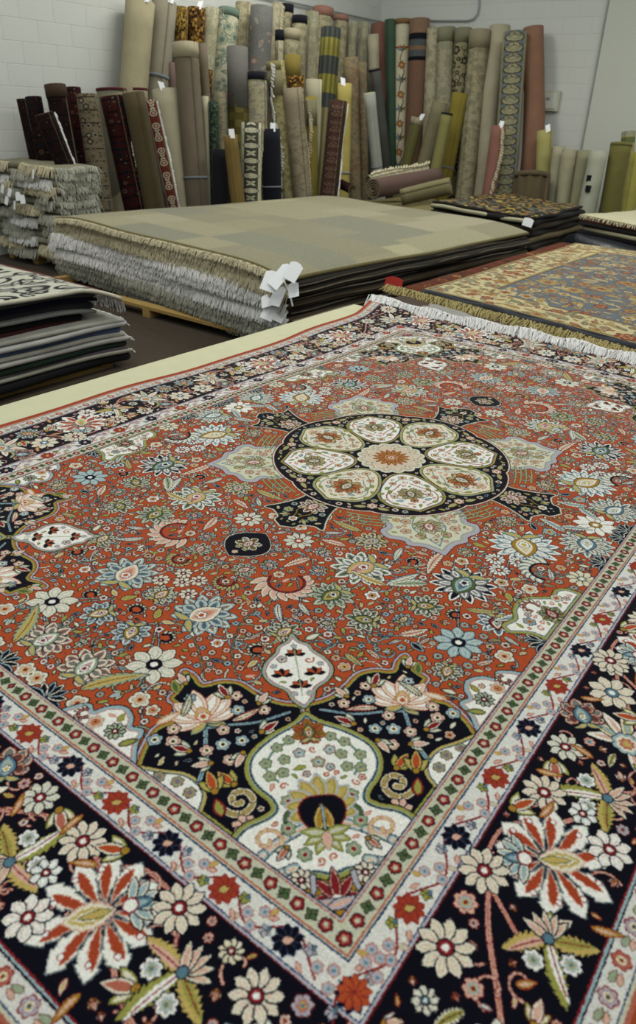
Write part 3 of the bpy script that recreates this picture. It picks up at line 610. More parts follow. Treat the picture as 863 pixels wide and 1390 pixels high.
# ---------------------------------------------------------------- patterns of the other carpets (small computed arrays)
def C(r, g, b): return _c(r, g, b)
def grain(w, amt=.12, seed=1):
    rg = np.random.default_rng(seed); h, wd = w.img.shape[:2]
    w.img *= (1 + amt * (rg.random((h, wd, 1)).astype(np.float32) - .5)); return np.clip(w.img, 0, 1)
def p_scroll(g, c1, c2, c3, seed, dens=1., R=42, cap=None, H=2600, W=640):
    w = Weave(0, 0, W, H, .3, g); rg = np.random.default_rng(seed)
    for _ in range(int(90 * dens)):
        x, y = rg.uniform(0, W), rg.uniform(0, H)
        w.line(spiral(x, y, rg.uniform(50, 120), rg.uniform(0, 360), rg.uniform(.5, 1.), rg.choice((-1, 1)), 22), [(6, c1 * .6 + g * .4)], occ=False)
    for r, n in ((R * 1.3, int(60 * dens)), (R, int(110 * dens)), (R * .6, int(300 * dens))):
        for _ in range(n):
            x, y, a = rg.uniform(0, W), rg.uniform(0, H), rg.uniform(0, 360)
            if w.free(x, y, r * .9):
                if rg.random() < .5: w.flower(x, y, r, [(4, c1), (0, c2), (-r * .35, c3)], n=6, amp=.3, ph=a)
                else: w.leaf(x, y, r * 1.8, r * .8, a, [(4, c1), (0, c3), (-r * .2, c2)], ser=.3, k=.2)
    if cap is not None: w.img[int(w.H * (1 - cap[0])):] = cap[1]
    return grain(w, .14, seed)
def p_persian(seed, g=C(60, 26, 26), cs=None, H=2000, W=640):
    cs = cs or (C(26, 24, 38), C(150, 134, 108), C(116, 44, 38), C(52, 58, 78)); w = Weave(0, 0, W, H, .3, g); rg = np.random.default_rng(seed)
    for y in np.arange(0, H, 150):
        w.img[int(y * .3):int(y * .3) + 5] = cs[0]
    for _ in range(900):
        x, y, a, r = rg.uniform(0, W), rg.uniform(0, H), rg.uniform(0, 360), rg.choice((34, 24, 15))
        if w.free(x, y, r * .8):
            i = rg.integers(0, 4); w.flower(x, y, r, [(4, cs[0]), (0, cs[i]), (-r * .4, cs[(i + 1) % 4])], n=int(rg.integers(4, 8)), amp=.35, ph=a)
    return grain(w, .25, seed)
def p_rings(seed, g, e, ring, mid, H=2000, W=300, step=150, edge=70):
    """runner border: row of ringed flowers down the middle, band either side"""
    w = Weave(0, 0, W, H, .4, g)
    w.img[:, :int(edge * .4)] = e; w.img[:, -int(edge * .4):] = e
    w.img[:, int(edge * .4):int(edge * .4) + 3] = ring; w.img[:, -int(edge * .4) - 3:-int(edge * .4)] = ring
    for i, y in enumerate(np.arange(40, H, step)):
        w.flower(W / 2, y, 40, [(6, mid * .3), (0, ring), (-14, mid), (-26, ring)], n=8, amp=.12)
        for a in (60, 120, 240, 300): w.leaf(W / 2, y + step / 2, 46, 20, a, [(3, mid * .4), (0, mid if i % 2 else ring)])
    return grain(w, .2, seed)
def p_bands(bands, g, H=2400, W=600, fine=0, seed=1):
    w = Weave(0, 0, W, H, .2, g)
    for y0, y1, c in bands: w.img[int(y0 * w.H):int(y1 * w.H)] = c
    if fine:
        X = np.arange(w.W); w.img *= (1 - .25 * ((X // 5) % 2))[None, :, None]
    return grain(w, .14, seed)
def p_checker(a, b, s_=60, H=2400, W=600, top=None, seed=2):
    w = Weave(0, 0, W, H, .2, a); Y, X = np.mgrid[:w.H, :w.W]; k = (((X * 5) // s_ + (Y * 5) // s_) % 2).astype(bool); w.img[k] = b
    if top is not None: w.img[int(w.H * (1 - top[0])):] = top[1]
    return grain(w, .25, seed)
def p_dots(g, cs, seed=3, r=14, n=1600, H=2000, W=600):
    w = Weave(0, 0, W, H, .3, g); rg = np.random.default_rng(seed)
    for i in range(n):
        w.flower(rg.uniform(0, W), rg.uniform(0, H), r * rg.uniform(.6, 1.2), [(0, cs[i % len(cs)])], n=4, amp=.4, ph=rg.uniform(0, 360))
    return grain(w, .25, seed)
def p_crewel(H=2600, W=640):
    w = Weave(0, 0, W, H, .35, C(188, 182, 154)); br, gr, or_, bl = C(76, 62, 48), C(88, 92, 62), C(142, 78, 38), C(112, 126, 132)
    for x in (100, 320, 540):
        w.img[int(w.H * .86):int(w.H * .868)] = or_
        for i, y in enumerate(range(120, 2200, 380)):
            w.line(spl([(x, y - 190), (x + 34, y - 90), (x, y), (x - 20, y + 80), (x + 10, y + 190)], 8), [(5, br)])
            for a in range(0, 360, 60): w.leaf(x, y, 52, 30, a + 20, [(3, br), (0, or_), (-7, C(170, 120, 80))])
            w.flower(x, y, 14, [(3, br), (0, C(190, 170, 110))], n=0)
            for a in (35, 75, 110, 150): w.leaf(x, y + 175, 84, 18, a, [(2, br), (0, gr if a % 2 else bl)])
            for a in (215, 255, 290, 330): w.leaf(x, y - 165, 70, 18, a, [(2, br), (0, bl if a % 2 else gr)])
    return grain(w, .1, 1)
def p_patch(H=3500, W=3100):
    w = Weave(0, 0, W, H, .12, C(150, 148, 122)); rg = np.random.default_rng(11)
    cs = [C(140, 136, 110), C(130, 128, 106), C(152, 147, 117), C(122, 122, 104), C(136, 131, 105), C(146, 141, 117), C(128, 125, 102)]
    y = 0
    while y < H:
        h = rg.uniform(300, 700); x = -rg.uniform(0, 300)
        while x < W:
            ww = rg.uniform(350, 900); a, b = max(0, int(x * .12)), int((x + ww) * .12); w.img[int(y * .12):int((y + h) * .12), a:b] = cs[rg.integers(0, 7)]; x += ww
        y += h
    k = w.img.copy()
    for _ in range(5): k = (k + np.roll(k, 1, 0) + np.roll(k, -1, 0) + np.roll(k, 1, 1) + np.roll(k, -1, 1)) / 5
    w.img = k; return grain(w, .08, 3)
def p_garden(H=2600, W=2000):
    """sage and blue garden carpet thick with gold and rust leaves, cream floral border"""
    w = Weave(0, 0, W, H, .35, C(90, 97, 102)); rg = np.random.default_rng(21)
    cr, go, ru, bl, dk = C(176, 166, 124), C(146, 126, 78), C(122, 52, 36), C(84, 92, 98), C(66, 50, 40)
    X = (np.arange(w.W) + .5) / .35; Y = (np.arange(w.H) + .5) / .35
    o = np.maximum(np.abs(X[None] - W / 2) - W / 2, np.abs(Y[:, None] - H / 2) - H / 2)
    for t, c in ((-290, dk), (-280, go), (-262, cr), (-24, dk), (-14, go)): w.img[o > t] = c
    w.occ |= (o > -292) & (o < -258); w.occ |= o > -26
    for _ in range(16000):
        x, y, a, r = rg.uniform(0, W), rg.uniform(0, H), rg.uniform(0, 360), rg.choice((74, 54, 38, 26, 16))
        if w.free(x, y, r * .5):
            oo = max(abs(x - W / 2) - W / 2, abs(y - H / 2) - H / 2)
            cc = (ru, go, C(140, 104, 56), C(92, 98, 80), C(112, 112, 96)) if oo > -270 else (cr, go, cr, go, ru, C(154, 144, 114), C(132, 96, 60))
            c = cc[rg.integers(0, len(cc))]; d = (go if oo > -270 else bl) if c is cr else dk
            if rg.random() < .6:
                w.leaf(x, y, r * 2, r * 1., a, [(2, dk), (0, c), (-r * .25, cc[1])], ser=.35, k=.25)
            else: w.flower(x, y, r, [(3, dk), (0, c), (-r * .35, cc[1]), (-r * .6, ru)], n=6, amp=.35, ph=a)
    return grain(w, .2, 5)
def p_leafblack(H=2200, W=1500):
    w = Weave(0, 0, W, H, .2, C(38, 38, 32)); rg = np.random.default_rng(31); cs = (C(160, 140, 70), C(140, 116, 60), C(96, 100, 92), C(128, 92, 52))
    for _ in range(1500):
        x, y, a, r = rg.uniform(0, W), rg.uniform(0, H), rg.uniform(0, 360), rg.choice((84, 60, 40))
        if w.free(x, y, r * .5): w.leaf(x, y, r * 2.2, r * 1.1, a, [(0, cs[rg.integers(0, 4)])], ser=.3, k=.2)
    return grain(w, .2, 5)
def p_blackmotif(H=1600, W=1600):
    w = Weave(0, 0, W, H, .25, C(176, 176, 160)); rg = np.random.default_rng(41)
    for _ in range(90):
        w.line(spiral(rg.uniform(0, W), rg.uniform(0, H), rg.uniform(60, 140), rg.uniform(0, 360), 1., rg.choice((-1, 1)), 24), [(11, C(34, 34, 36))], occ=False)
    for _ in range(200):
        w.leaf(rg.uniform(0, W), rg.uniform(0, H), 110, 46, rg.uniform(0, 360), [(5, C(34, 34, 36)), (-6, C(150, 152, 140))], ser=.3)
    return grain(w, .1, 5)

# ---------------------------------------------------------------- a rolled carpet standing against the wall
def tone(m): return m
def make_roll(label, T, Bp, R, mat, back, squash=1., turns=3.2, seam=None, fringe=None, band=None, tie=None, tagc=0, bend=0., floppy=0., name='carpet_roll', cat='rolled carpet', group='carpet rolls along the walls', rings=10, rib=0, fside=0.):
    T = Vector(T); Bp = Vector(Bp); ax = T - Bp; Ln = ax.length; ax.normalize()
    mid = (T + Bp) / 2; tc = (CAM - mid); e1 = (tc - ax * tc.dot(ax)).normalized(); e2 = ax.cross(e1)
    o0 = rnd.random() * 6
    if seam is None: seam = .6 if fringe else rnd.choice((-1.2, -.5, .4, 1., 1.6, 2.4, 3.1))
    R *= 1.05
    th = R * .10; n = int(16 * turns) + 8
    if rib: n = int(40 * turns)
    V, F, UV, M = [], [], [], []
    def centre(f):   # f along the length
        c = Bp + ax * (Ln * f)
        if bend: c = c + e2 * (bend * math.sin(f * math.pi)) 
        if floppy: c = c + e2 * (floppy * math.sin(f * 9 + o0)) + e1 * (floppy * .6 * math.sin(f * 13 + o0))
        return c
    def rad(k):
        k1 = n / turns
        return R * (1 - .07 * k / k1) if k < k1 else R * (.93 - .72 * (k - k1) / (n - k1))
    for j in range(rings + 1):
        f = j / rings; c = centre(f); w_ = 1 + .02 * math.sin(7 * f + o0) + (floppy * 2 * math.sin(f * 21 + o0) if floppy else 0)
        for k in range(n + 1):
            q = seam + 2 * math.pi * turns * k / n
            r = rad(k) * w_ * (1 + .012 * math.sin(3 * q + 5 * f))
            if rib and k < n * .45: r *= 1 + .06 * math.sin(k * 2 * math.pi / 4)
            for rr in (r, max(r - th, .002)):
                V.append(c + e1 * (rr * math.cos(q) * squash) + e2 * (rr * math.sin(q)))
                UV.append((q / (2 * math.pi) + .5, f))
    W2 = (n + 1) * 2
    for j in range(rings):
        for k in range(n):
            a = j * W2 + k * 2; b = a + W2
            F.append((a, a + 2, b + 2, b)); M.append(0)
            F.append((a + 1, b + 1, b + 3, a + 3)); M.append(1)
        a = j * W2; b = a + W2; F.append((a, b, b + 1, a + 1)); M.append(1)
        a = j * W2 + n * 2; b = a + W2; F.append((a, a + 1, b + 1, b)); M.append(1)
    for j in (0, rings):
        for k in range(n):
            a = j * W2 + k * 2; F.append((a, a + 1, a + 3, a + 2) if j == 0 else (a, a + 2, a + 3, a + 1)); M.append(1)
    o = mesh_obj(name, V, F, [mat, back], None, UV, [True] * (rings * (2 * n + 2)) + [False] * (2 * n), M); tag(o, label, cat, group)
    def ring_at(f0, f1, r, nm, m, n2=20):
        mb = Mb(); P0, P1 = centre(f0), centre(f1); VV, FF = [], []
        for c in (P0, P1):
            for k in range(n2):
                q = 2 * math.pi * k / n2; VV.append(c + e1 * (r * math.cos(q) * squash) + e2 * (r * math.sin(q)))
        for c in (P0, P1):
            for k in range(n2):
                q = 2 * math.pi * k / n2; VV.append(c + e1 * ((r - .008) * math.cos(q) * squash) + e2 * ((r - .008) * math.sin(q)))
        for k in range(n2):
            l = (k + 1) % n2
            FF += [(k, l, n2 + l, n2 + k), (2 * n2 + k, 3 * n2 + k, 3 * n2 + l, 2 * n2 + l), (n2 + k, n2 + l, 3 * n2 + l, 3 * n2 + k), (k, 2 * n2 + k, 2 * n2 + l, l)]
        mb.add(VV, FF); return mb.obj(nm, m, o, [True, True, False, False] * n2)
    for (f0, f1, m) in (band or []): ring_at(f0, f1, R * 1.014, 'end_band', m)
    for f in (tie or []): ring_at(f - .006, f + .006, R * 1.025, 'twine_tie', cloth('twine_blue_grey', (122, 130, 136)), 16)
    if fringe:
        mb = Mb(); m = fringe; q0 = seam + fside; c0, s0 = math.cos(q0), math.sin(q0); N = int(Ln / .035); wob = R * .12
        for k in range(N):
            f = k / N; f2 = (k + 1.3) / N
            q = q0 + .25 * math.sin(k * .22 + o0) + rnd.uniform(-.06, .06)
            p = centre(f) + e1 * (R * 1.03 * math.cos(q) * squash) + e2 * (R * 1.03 * math.sin(q))
            out = (e1 * math.cos(q) * squash + e2 * math.sin(q)).normalized(); sd = ax.cross(out).normalized(); dwn = -ax
            l = rnd.uniform(.03, .05); w_ = rnd.uniform(.009, .014)
            a = p + out * .004; b = a + sd * l + dwn * .02 + out * rnd.uniform(.0, .015)
            for s_ in (0, .012): pass
            mb.add([a + dwn * w_ * 1.4, a - dwn * w_ * 1.4, b - dwn * w_, b + dwn * w_, a + dwn * w_ * 1.4 + out * .012, a - dwn * w_ * 1.4 + out * .012, b - dwn * w_ + out * .01, b + dwn * w_ + out * .01],
                   [(0, 1, 2, 3), (7, 6, 5, 4), (0, 4, 5, 1), (1, 5, 6, 2), (2, 6, 7, 3), (3, 7, 4, 0)])
        tag(mb.obj('fringe', m, o, False), kind='stuff')
    for i in range(tagc):
        c = centre(1.0); sd = e2 * rnd.uniform(-.4, .5) * R + e1 * R * .9
        mb = Mb(); p = c + sd; t = ax * .09 + e2 * rnd.uniform(-.02, .03); w_ = e2 * .03 + ax * rnd.uniform(-.01, .01)
        p = p - ax * .03; nn = e1 * .002
        VV = [p - w_, p + w_, p + w_ + t, p - w_ + t]; VV += [v + nn for v in VV]
        mb.add(VV, [(0, 1, 2, 3), (7, 6, 5, 4), (0, 4, 5, 1), (1, 5, 6, 2), (2, 6, 7, 3), (3, 7, 4, 0)])
        mb.obj('price_tag', MW, o)
    return o

def flat_slab(name, label, cat, quad, z0, th, mtop, mside, group=None, wav=.006, nx=24, ny=24, sag=None, seed=0, uvrot=0, edge=None, rnd_edge=1., nprof=4):
    """a carpet lying flat (or folded) : quad = corners front-left, front-right, back-right, back-left"""
    rg = random.Random(seed); q = [Vector((p[0], p[1], 0)) for p in quad]
    ph = [rg.uniform(0, 6.28) for _ in range(8)]
    def P(s, t):
        p = q[0] * (1 - s) * (1 - t) + q[1] * s * (1 - t) + q[2] * s * t + q[3] * (1 - s) * t
        dx = wav * 2 * math.sin(t * 11 + ph[0]) * (1 if s in (0, 1) else 0); dy = wav * 2 * math.sin(s * 9 + ph[1]) * (1 if t in (0, 1) else 0)
        z = wav * (math.sin(s * 7 + ph[2]) * math.sin(t * 6 + ph[3]) + .4 * math.sin(s * 17 + ph[4]) + .3 * math.sin(t * 19 + ph[5]))
        if sag: z += sag(s, t)
        return Vector((p.x + dx, p.y + dy, z))
    V, F, UV, M = [], [], [], []
    for j in range(ny + 1):
        for i in range(nx + 1):
            p = P(i / nx, j / ny); V.append((p.x, p.y, z0 + th + p.z)); UV.append((i / nx, j / ny))
    for j in range(ny):
        for i in range(nx):
            a = j * (nx + 1) + i; F.append((a, a + 1, a + nx + 2, a + nx + 1)); M.append(0)
    ring = [i for i in range(nx + 1)] + [j * (nx + 1) + nx for j in range(1, ny + 1)] + [ny * (nx + 1) + i for i in range(nx - 1, -1, -1)] + [j * (nx + 1) for j in range(ny - 1, 0, -1)]
    cen = (q[0] + q[1] + q[2] + q[3]) / 4; prev = ring[:]
    for k in range(1, nprof + 1):
        a = math.pi * k / (nprof + 1); cur = []
        for r in ring:
            x, y, z = V[r]; d = Vector((x - cen.x, y - cen.y, 0)).normalized()
            out = math.sin(a) * th * .5 * rnd_edge; cur.append(len(V)); V.append((x + d.x * out, y + d.y * out, z - th / 2 + math.cos(a) * th / 2)); UV.append((0, 0))
        for i in range(len(ring)): F.append((prev[i], cur[i], cur[(i + 1) % len(ring)], prev[(i + 1) % len(ring)])); M.append(1)
        prev = cur
    cur = []
    for r in ring: x, y, z = V[r]; cur.append(len(V)); V.append((x, y, z - th)); UV.append((0, 0))
    for i in range(len(ring)): F.append((prev[i], cur[i], cur[(i + 1) % len(ring)], prev[(i + 1) % len(ring)])); M.append(1)
    b0 = len(V)
    for r in range((nx + 1) * (ny + 1)): x, y, z = V[r]; V.append((x, y, z - th)); UV.append((0, 0))
    for j in range(ny):
        for i in range(nx): a = b0 + j * (nx + 1) + i; F.append((a, a + nx + 1, a + nx + 2, a + 1)); M.append(1)
    o = mesh_obj(name, V, F, [mtop, mside], None, UV, True, M)
    if label: tag(o, label, cat, group)
    return o, (lambda s, t: (lambda p: Vector((p.x, p.y, z0 + th + p.z)))(P(s, t)))
def strands(parent, pts, outs, length, drop, mat, step=.008, w=.006, curl=.02, layers=1, seed=0, name='fringe', lie=False, lift=.01, up=.0):
    """hanging or lying fringe along a polyline pts with outward directions outs"""
    rg = random.Random(seed); mb = Mb(); th = .003
    for L in range(layers):
        for i in range(len(pts) - 1):
            a, b = pts[i], pts[i + 1]; n = max(1, int((b - a).length / step)); t = (b - a).normalized()
            for k in range(n):
                f = (k + rg.random()) / n; p = a.lerp(b, f); o = outs[i].lerp(outs[min(i + 1, len(outs) - 1)], f).normalized()
                l = length * rg.uniform(.7, 1.15); dr = drop * rg.uniform(.7, 1.15); s1, s2 = rg.uniform(-curl, curl), rg.uniform(-curl, curl)
                z = Vector((0, 0, 1)); z0 = rg.uniform(0, lift)
                c0 = p + z * (z0 * .5 + .002); c1 = p + o * l * .5 + t * s1 * .6 + z * (z0 - (0 if lie else dr * .18) + up); c2 = p + o * l + t * (s1 + s2) - z * (dr if not lie else -z0 * .3)
                w0, w1, w2 = w, w * .9, w * .5
                Vv = []
                for c, ww in ((c0, w0), (c1, w1), (c2, w2)):
                    nn = z if lie else (o + z * .6).normalized()
                    Vv += [c - t * ww, c + t * ww, c + nn * th]
                mb.add(Vv, [(0, 1, 4, 3), (1, 2, 5, 4), (2, 0, 3, 5), (3, 4, 7, 6), (4, 5, 8, 7), (5, 3, 6, 8), (6, 7, 8)])
    return tag(mb.obj(name, mat, parent, False), kind='stuff')
def edge_pts(fn, side, n=30):
    if side == 'front': P = [fn(i / n, 0) for i in range(n + 1)]; q = [fn(i / n, .02) for i in range(n + 1)]
    elif side == 'right': P = [fn(1, i / n) for i in range(n + 1)]; q = [fn(.98, i / n) for i in range(n + 1)]
    elif side == 'left': P = [fn(0, i / n) for i in range(n + 1)]; q = [fn(.02, i / n) for i in range(n + 1)]
    else: P = [fn(i / n, 1) for i in range(n + 1)]; q = [fn(i / n, .98) for i in range(n + 1)]
    O = []
    for a, b in zip(P, q): d = a - b; d.z = 0; O.append(d.normalized())
    return P, O
def card(parent, p, nrm, up, w, h, mat, name='price_tag'):
    n = Vector(nrm).normalized(); u = Vector(up); u = (u - n * u.dot(n)).normalized(); r = u.cross(n).normalized(); mb = Mb(); p = Vector(p)
    V = [p - r * w / 2 - u * h, p + r * w / 2 - u * h, p + r * w / 2, p + r * w * .2 + u * h * .15, p - r * w * .2 + u * h * .15, p - r * w / 2]
    V += [v + n * .0025 for v in V]
    mb.add(V, [(5, 4, 3, 2, 1, 0), (6, 7, 8, 9, 10, 11)] + [(i, (i + 1) % 6, 6 + (i + 1) % 6, 6 + i) for i in range(6)])
    return mb.obj(name, mat, parent)
# ================================================================ materials in use
MW = cloth('paper_white', (238, 240, 240), (226, 230, 232), 40, .1, amount=.2)
M_WALL = cloth('wall_paint', (190, 193, 186), (184, 187, 180), 30, .25, rough=.6, amount=.3, spec=.3)
M_WALL2 = cloth('wall_paint_smooth', (184, 188, 176), (178, 182, 170), 20, .15, rough=.6, amount=.3, spec=.3)
M_MORT = cloth('wall_joint_paint', (189, 192, 185), (183, 186, 179), 60, .3, rough=.7)
M_FLOOR = cloth('floor_carpet_brown', (66, 57, 45), (50, 42, 32), 260, .8, amount=1.1)
M_WOOD = cloth('pallet_wood', (176, 148, 88), (140, 112, 60), 16, .4, (1, 1, 8), rough=.7, amount=.9)
M_METAL = cloth('conduit_grey', (140, 146, 146), (128, 134, 134), 20, .05, rough=.45, spec=.5)
M_WHITEF = cloth('fringe_white', (226, 226, 222), (204, 204, 200), 90, .4, amount=.8)
M_CREAMF = cloth('fringe_cream', (196, 188, 158), (160, 152, 124), 90, .4, amount=.8)
M_KHAKIF = cloth('fringe_khaki', (184, 170, 118), (150, 138, 90), 90, .4, amount=.8)
M_GREYF = cloth('fringe_grey', (172, 172, 158), (140, 140, 126), 90, .4, amount=.8)
M_BACK = cloth('backing_cream', (190, 190, 158), (178, 178, 146), 300, .35, amount=.8)
M_BACKD = cloth('backing_dull', (118, 108, 84), (92, 84, 64), 200, .35, amount=.8)
M_BLACK = cloth('cloth_black', (24, 25, 30), (16, 16, 20), 200, .3)
M_SEL = cloth('selvedge_rust', (158, 72, 42), (130, 54, 32), 300, .5, amount=.8)

# ================================================================ the hall
XL, YB = -6.6, 10.0
mb = Mb(); mb.box((-1.0, 3.5, -.05), (13, 15, .1)); tag(mb.obj('floor', M_FLOOR), kind='structure')
mb = Mb(); mb.box((XL - .15, 3.5, 1.9), (.28, 15, 4.0)); wl = tag(mb.obj('wall_left', M_MORT), kind='structure')
mb = Mb(); mb.box((-1.0, YB + .15, 1.9), (13, .28, 4.0)); wb = tag(mb.obj('wall_back', M_MORT), kind='structure')
def block_mesh(nm, dx, dy, dz, axis):
    """one wall block, face bevelled at the joints"""
    b = .004; V = []
    if axis == 'x': V = [(0, -dy, -dz), (0, dy, -dz), (0, dy, dz), (0, -dy, dz), (dx, -dy + b, -dz + b), (dx, dy - b, -dz + b), (dx, dy - b, dz - b), (dx, -dy + b, dz - b)]
    else: V = [(dx, 0, -dz), (-dx, 0, -dz), (-dx, 0, dz), (dx, 0, dz), (dx - b, -dy, -dz + b), (-dx + b, -dy, -dz + b), (-dx + b, -dy, dz - b), (dx - b, -dy, dz - b)]
    me = bpy.data.meshes.new(nm); me.from_pydata(V, [], [(4, 5, 6, 7), (0, 1, 5, 4), (1, 2, 6, 5), (2, 3, 7, 6), (3, 0, 4, 7)]); me.materials.append(M_WALL); me.update(); return me
bl = block_mesh('wall_block', .0016, .199, .0995, 'x'); bb = block_mesh('wall_block', .199, .0016, .0995, 'y')
for k in range(14):                                       # painted concrete blocks, running bond
    z = .9 + .2 * k
    for i in range(20):
        y = 2.3 + .4 * i + (.2 if k % 2 else 0)
        if y > YB - .2: continue
        o = bpy.data.objects.new('wall_block', bl); COL.objects.link(o); o.parent = wl; o.location = (XL - .0092, y, z)
for k in range(14):
    z = .9 + .2 * k
    for i in range(9):
        x = XL + .2 + .4 * i + (.2 if k % 2 else 0)
        if x > -3.05 - .02: 
            if x - .2 > -3.12: continue
        sx = min(1., (-3.045 - (x - .2)) / .4); x = (x - .2) + .2 * sx
        o = bpy.data.objects.new('wall_block', bb); COL.objects.link(o); o.parent = wb; o.location = (x, YB + .0092, z); o.scale.x = sx
mb = Mb(); mb.box((1.24, YB + .005, 1.9), (8.5, .03, 4.0)); tag(mb.obj('wall_panel', M_WALL2, wb))
mb = Mb(); mb.box((-3.03, YB - .012, 1.9), (.02, .01, 4.0)); tag(mb.obj('trim_1', cloth('trim_grey', (160, 164, 158))), kind='structure')
# conduit along the left wall and on round the back wall, turning up
P = [(XL + .03, 5.6, 2.76), (XL + .03, 7.6, 2.79), (XL + .03, 9.9, 2.82), (XL + .08, YB - .04, 2.82), (-5.6, YB - .03, 2.82)]
mb = Mb(); mb.tube([(XL + .03, 3.8 + .5 * i, 2.815) for i in range(13)] + [(XL + .05, YB - .05, 2.815)], .012, 8)
tag(mb.obj('wall_conduit', M_METAL, None, True), 'thin grey cable pipe running level along the left wall above the rolls', 'pipe')
pts = [at(x, 28, v=YB - .03) for x in (583, 600, 620, 634)] + [at(642, 26, v=YB - .03), at(648, 19, v=YB - .03), at(650, 8, v=YB - .03), at(650, -12, v=YB - .03)]
mb = Mb(); mb.tube(pts, .012, 8); tag(mb.obj('bent_pipe', M_METAL, None, True), 'thin pipe on the back wall with a rounded bend turning upward', 'pipe')
c = at(746, 137, v=YB); mb = Mb(); mb.box((c.x, YB - .03, c.z), (.30, .06, .26)); wbx = mb.obj('wall_box', cloth('box_cream', (196, 196, 176)))
tag(wbx, 'small square cream box fixed on the back wall right of the pink roll', 'wall box')
mb = Mb(); mb.box((c.x, YB - .065, c.z), (.24, .012, .20)); mb.obj('cover_plate', cloth('box_cover', (206, 208, 196)), wbx)
mb = Mb(); mb.box((c.x, YB - .075, c.z + .03), (.05, .012, .03)); mb.obj('dial', M_METAL, wbx)

# ================================================================ the medallion carpet in front
QR = weave_medallion_carpet(1.25)
M_RUG = woven('medallion_carpet_wool', QR, .55, 430., .3)
RZ = .70
def ridge(x, y):
    """the far end is pushed up over the fringe of the carpets behind"""
    z = 0.
    t = (y - 1.16) / .22
    if t > 0: z += (.012 + .012 * max(0, min(1, (-x + .2) / 1.1))) * (t * t * (3 - 2 * t) if t < 1 else 1)
    z += .004 * math.sin(3.1 * x + 1.7 * y) + .003 * math.sin(5.3 * y - 2.2 * x) + .0015 * math.sin(11 * x + 7 * y)
    if x < -.62 and y > .7: z += .012 * math.sin((y - .7) * 4.) * min(1, (-.62 - x) / .28)
    return z
nx, ny = 110, 168; V, F, UV, M = [], [], [], []
def rugp(s, t):
    x = -.901 + 1.802 * s; y = -1.381 + 2.762 * t
    wob = .006 * math.sin(y * 5 + 1) + .004 * math.sin(y * 13)
    if s < .05: x += wob * (1 - s / .05)
    if s < .12 and t > .86: x -= .09 * ((t - .86) / .14) ** 2 * (1 - s / .12); y += .07 * ((t - .86) / .14) * (1 - s / .12)
    return x, y, RZ + ridge(x, y)
for j in range(ny + 1):
    for i in range(nx + 1):
        V.append(rugp(i / nx, j / ny)); UV.append((i / nx, j / ny))
for j in range(ny):
    for i in range(nx): a = j * (nx + 1) + i; F.append((a, a + 1, a + nx + 2, a + nx + 1)); M.append(0)
ring = [i for i in range(nx + 1)] + [j * (nx + 1) + nx for j in range(1, ny + 1)] + [ny * (nx + 1) + i for i in range(nx - 1, -1, -1)] + [j * (nx + 1) for j in range(ny - 1, 0, -1)]
b0 = len(V)
for r in ring: x, y, z = V[r]; d = Vector((x / .9, y / 1.38, 0)); V.append((x + (.005 if x > 0 else -.005), y, z - .006)); UV.append((0, 0))
for r in ring: x, y, z = V[r]; V.append((x, y, z - .012)); UV.append((0, 0))
n = len(ring)
for a0, a1 in ((None, b0), (b0, b0 + n)):
    for i in range(n):
        l = (i + 1) % n
        F.append(((ring[i] if a0 is None else a0 + i), a1 + i, a1 + l, (ring[l] if a0 is None else a0 + l))); M.append(1)
b1 = len(V)
for r in range((nx + 1) * (ny + 1)): x, y, z = V[r]; V.append((x, y, z - .012)); UV.append((0, 0))
for j in range(ny):
    for i in range(nx): a = b1 + j * (nx + 1) + i; F.append((a, a + nx + 1, a + nx + 2, a + 1)); M.append(1)
rug = mesh_obj('medallion_carpet', V, F, [M_RUG, M_SEL], None, UV, True, M)
tag(rug, 'large rust red carpet with navy border and central floral medallion, spread out in front', 'carpet')
# white fringe folded back onto the carpet at its far end
PP = []; OO = []
for i in range(41):
    s = i / 40; x, y, z = rugp(s, 1.); PP.append(Vector((x, y + .0, z + .004 + .006 * math.sin(i * 1.3)))); OO.append(Vector((.10 * math.sin(i * .8), -1, 0)).normalized())
PP.append(PP[-1] + Vector((.03, 0, 0))); OO.append(OO[-1])
strands(rug, PP, OO, .080, .030, cloth('fringe_clean_white', (244, 244, 242), (228, 228, 226), 90, .2), step=.0028, w=.0030, curl=.022, layers=3, seed=2, lift=.018, up=.010, name='fringe')
mb = Mb(); mb.tube([p + Vector((0, .004, .002)) for p in PP], .008, 8); mb.obj('end_cord', M_WHITEF, rug, True)
PP = [Vector((rugp(i / 40, 0)[0], rugp(i / 40, 0)[1], rugp(i / 40, 0)[2] - .002)) for i in range(41)]
strands(rug, PP, [Vector((0, -1, 0))] * 41, .07, .02, M_WHITEF, step=.004, w=.0024, layers=1, seed=3, name='fringe')
mb = Mb(); mb.tube([Vector(rugp(0, i / 60)) + Vector((-.004, 0, -.004)) for i in range(61)], .0065, 6); mb.obj('selvedge', M_SEL, rug, True)
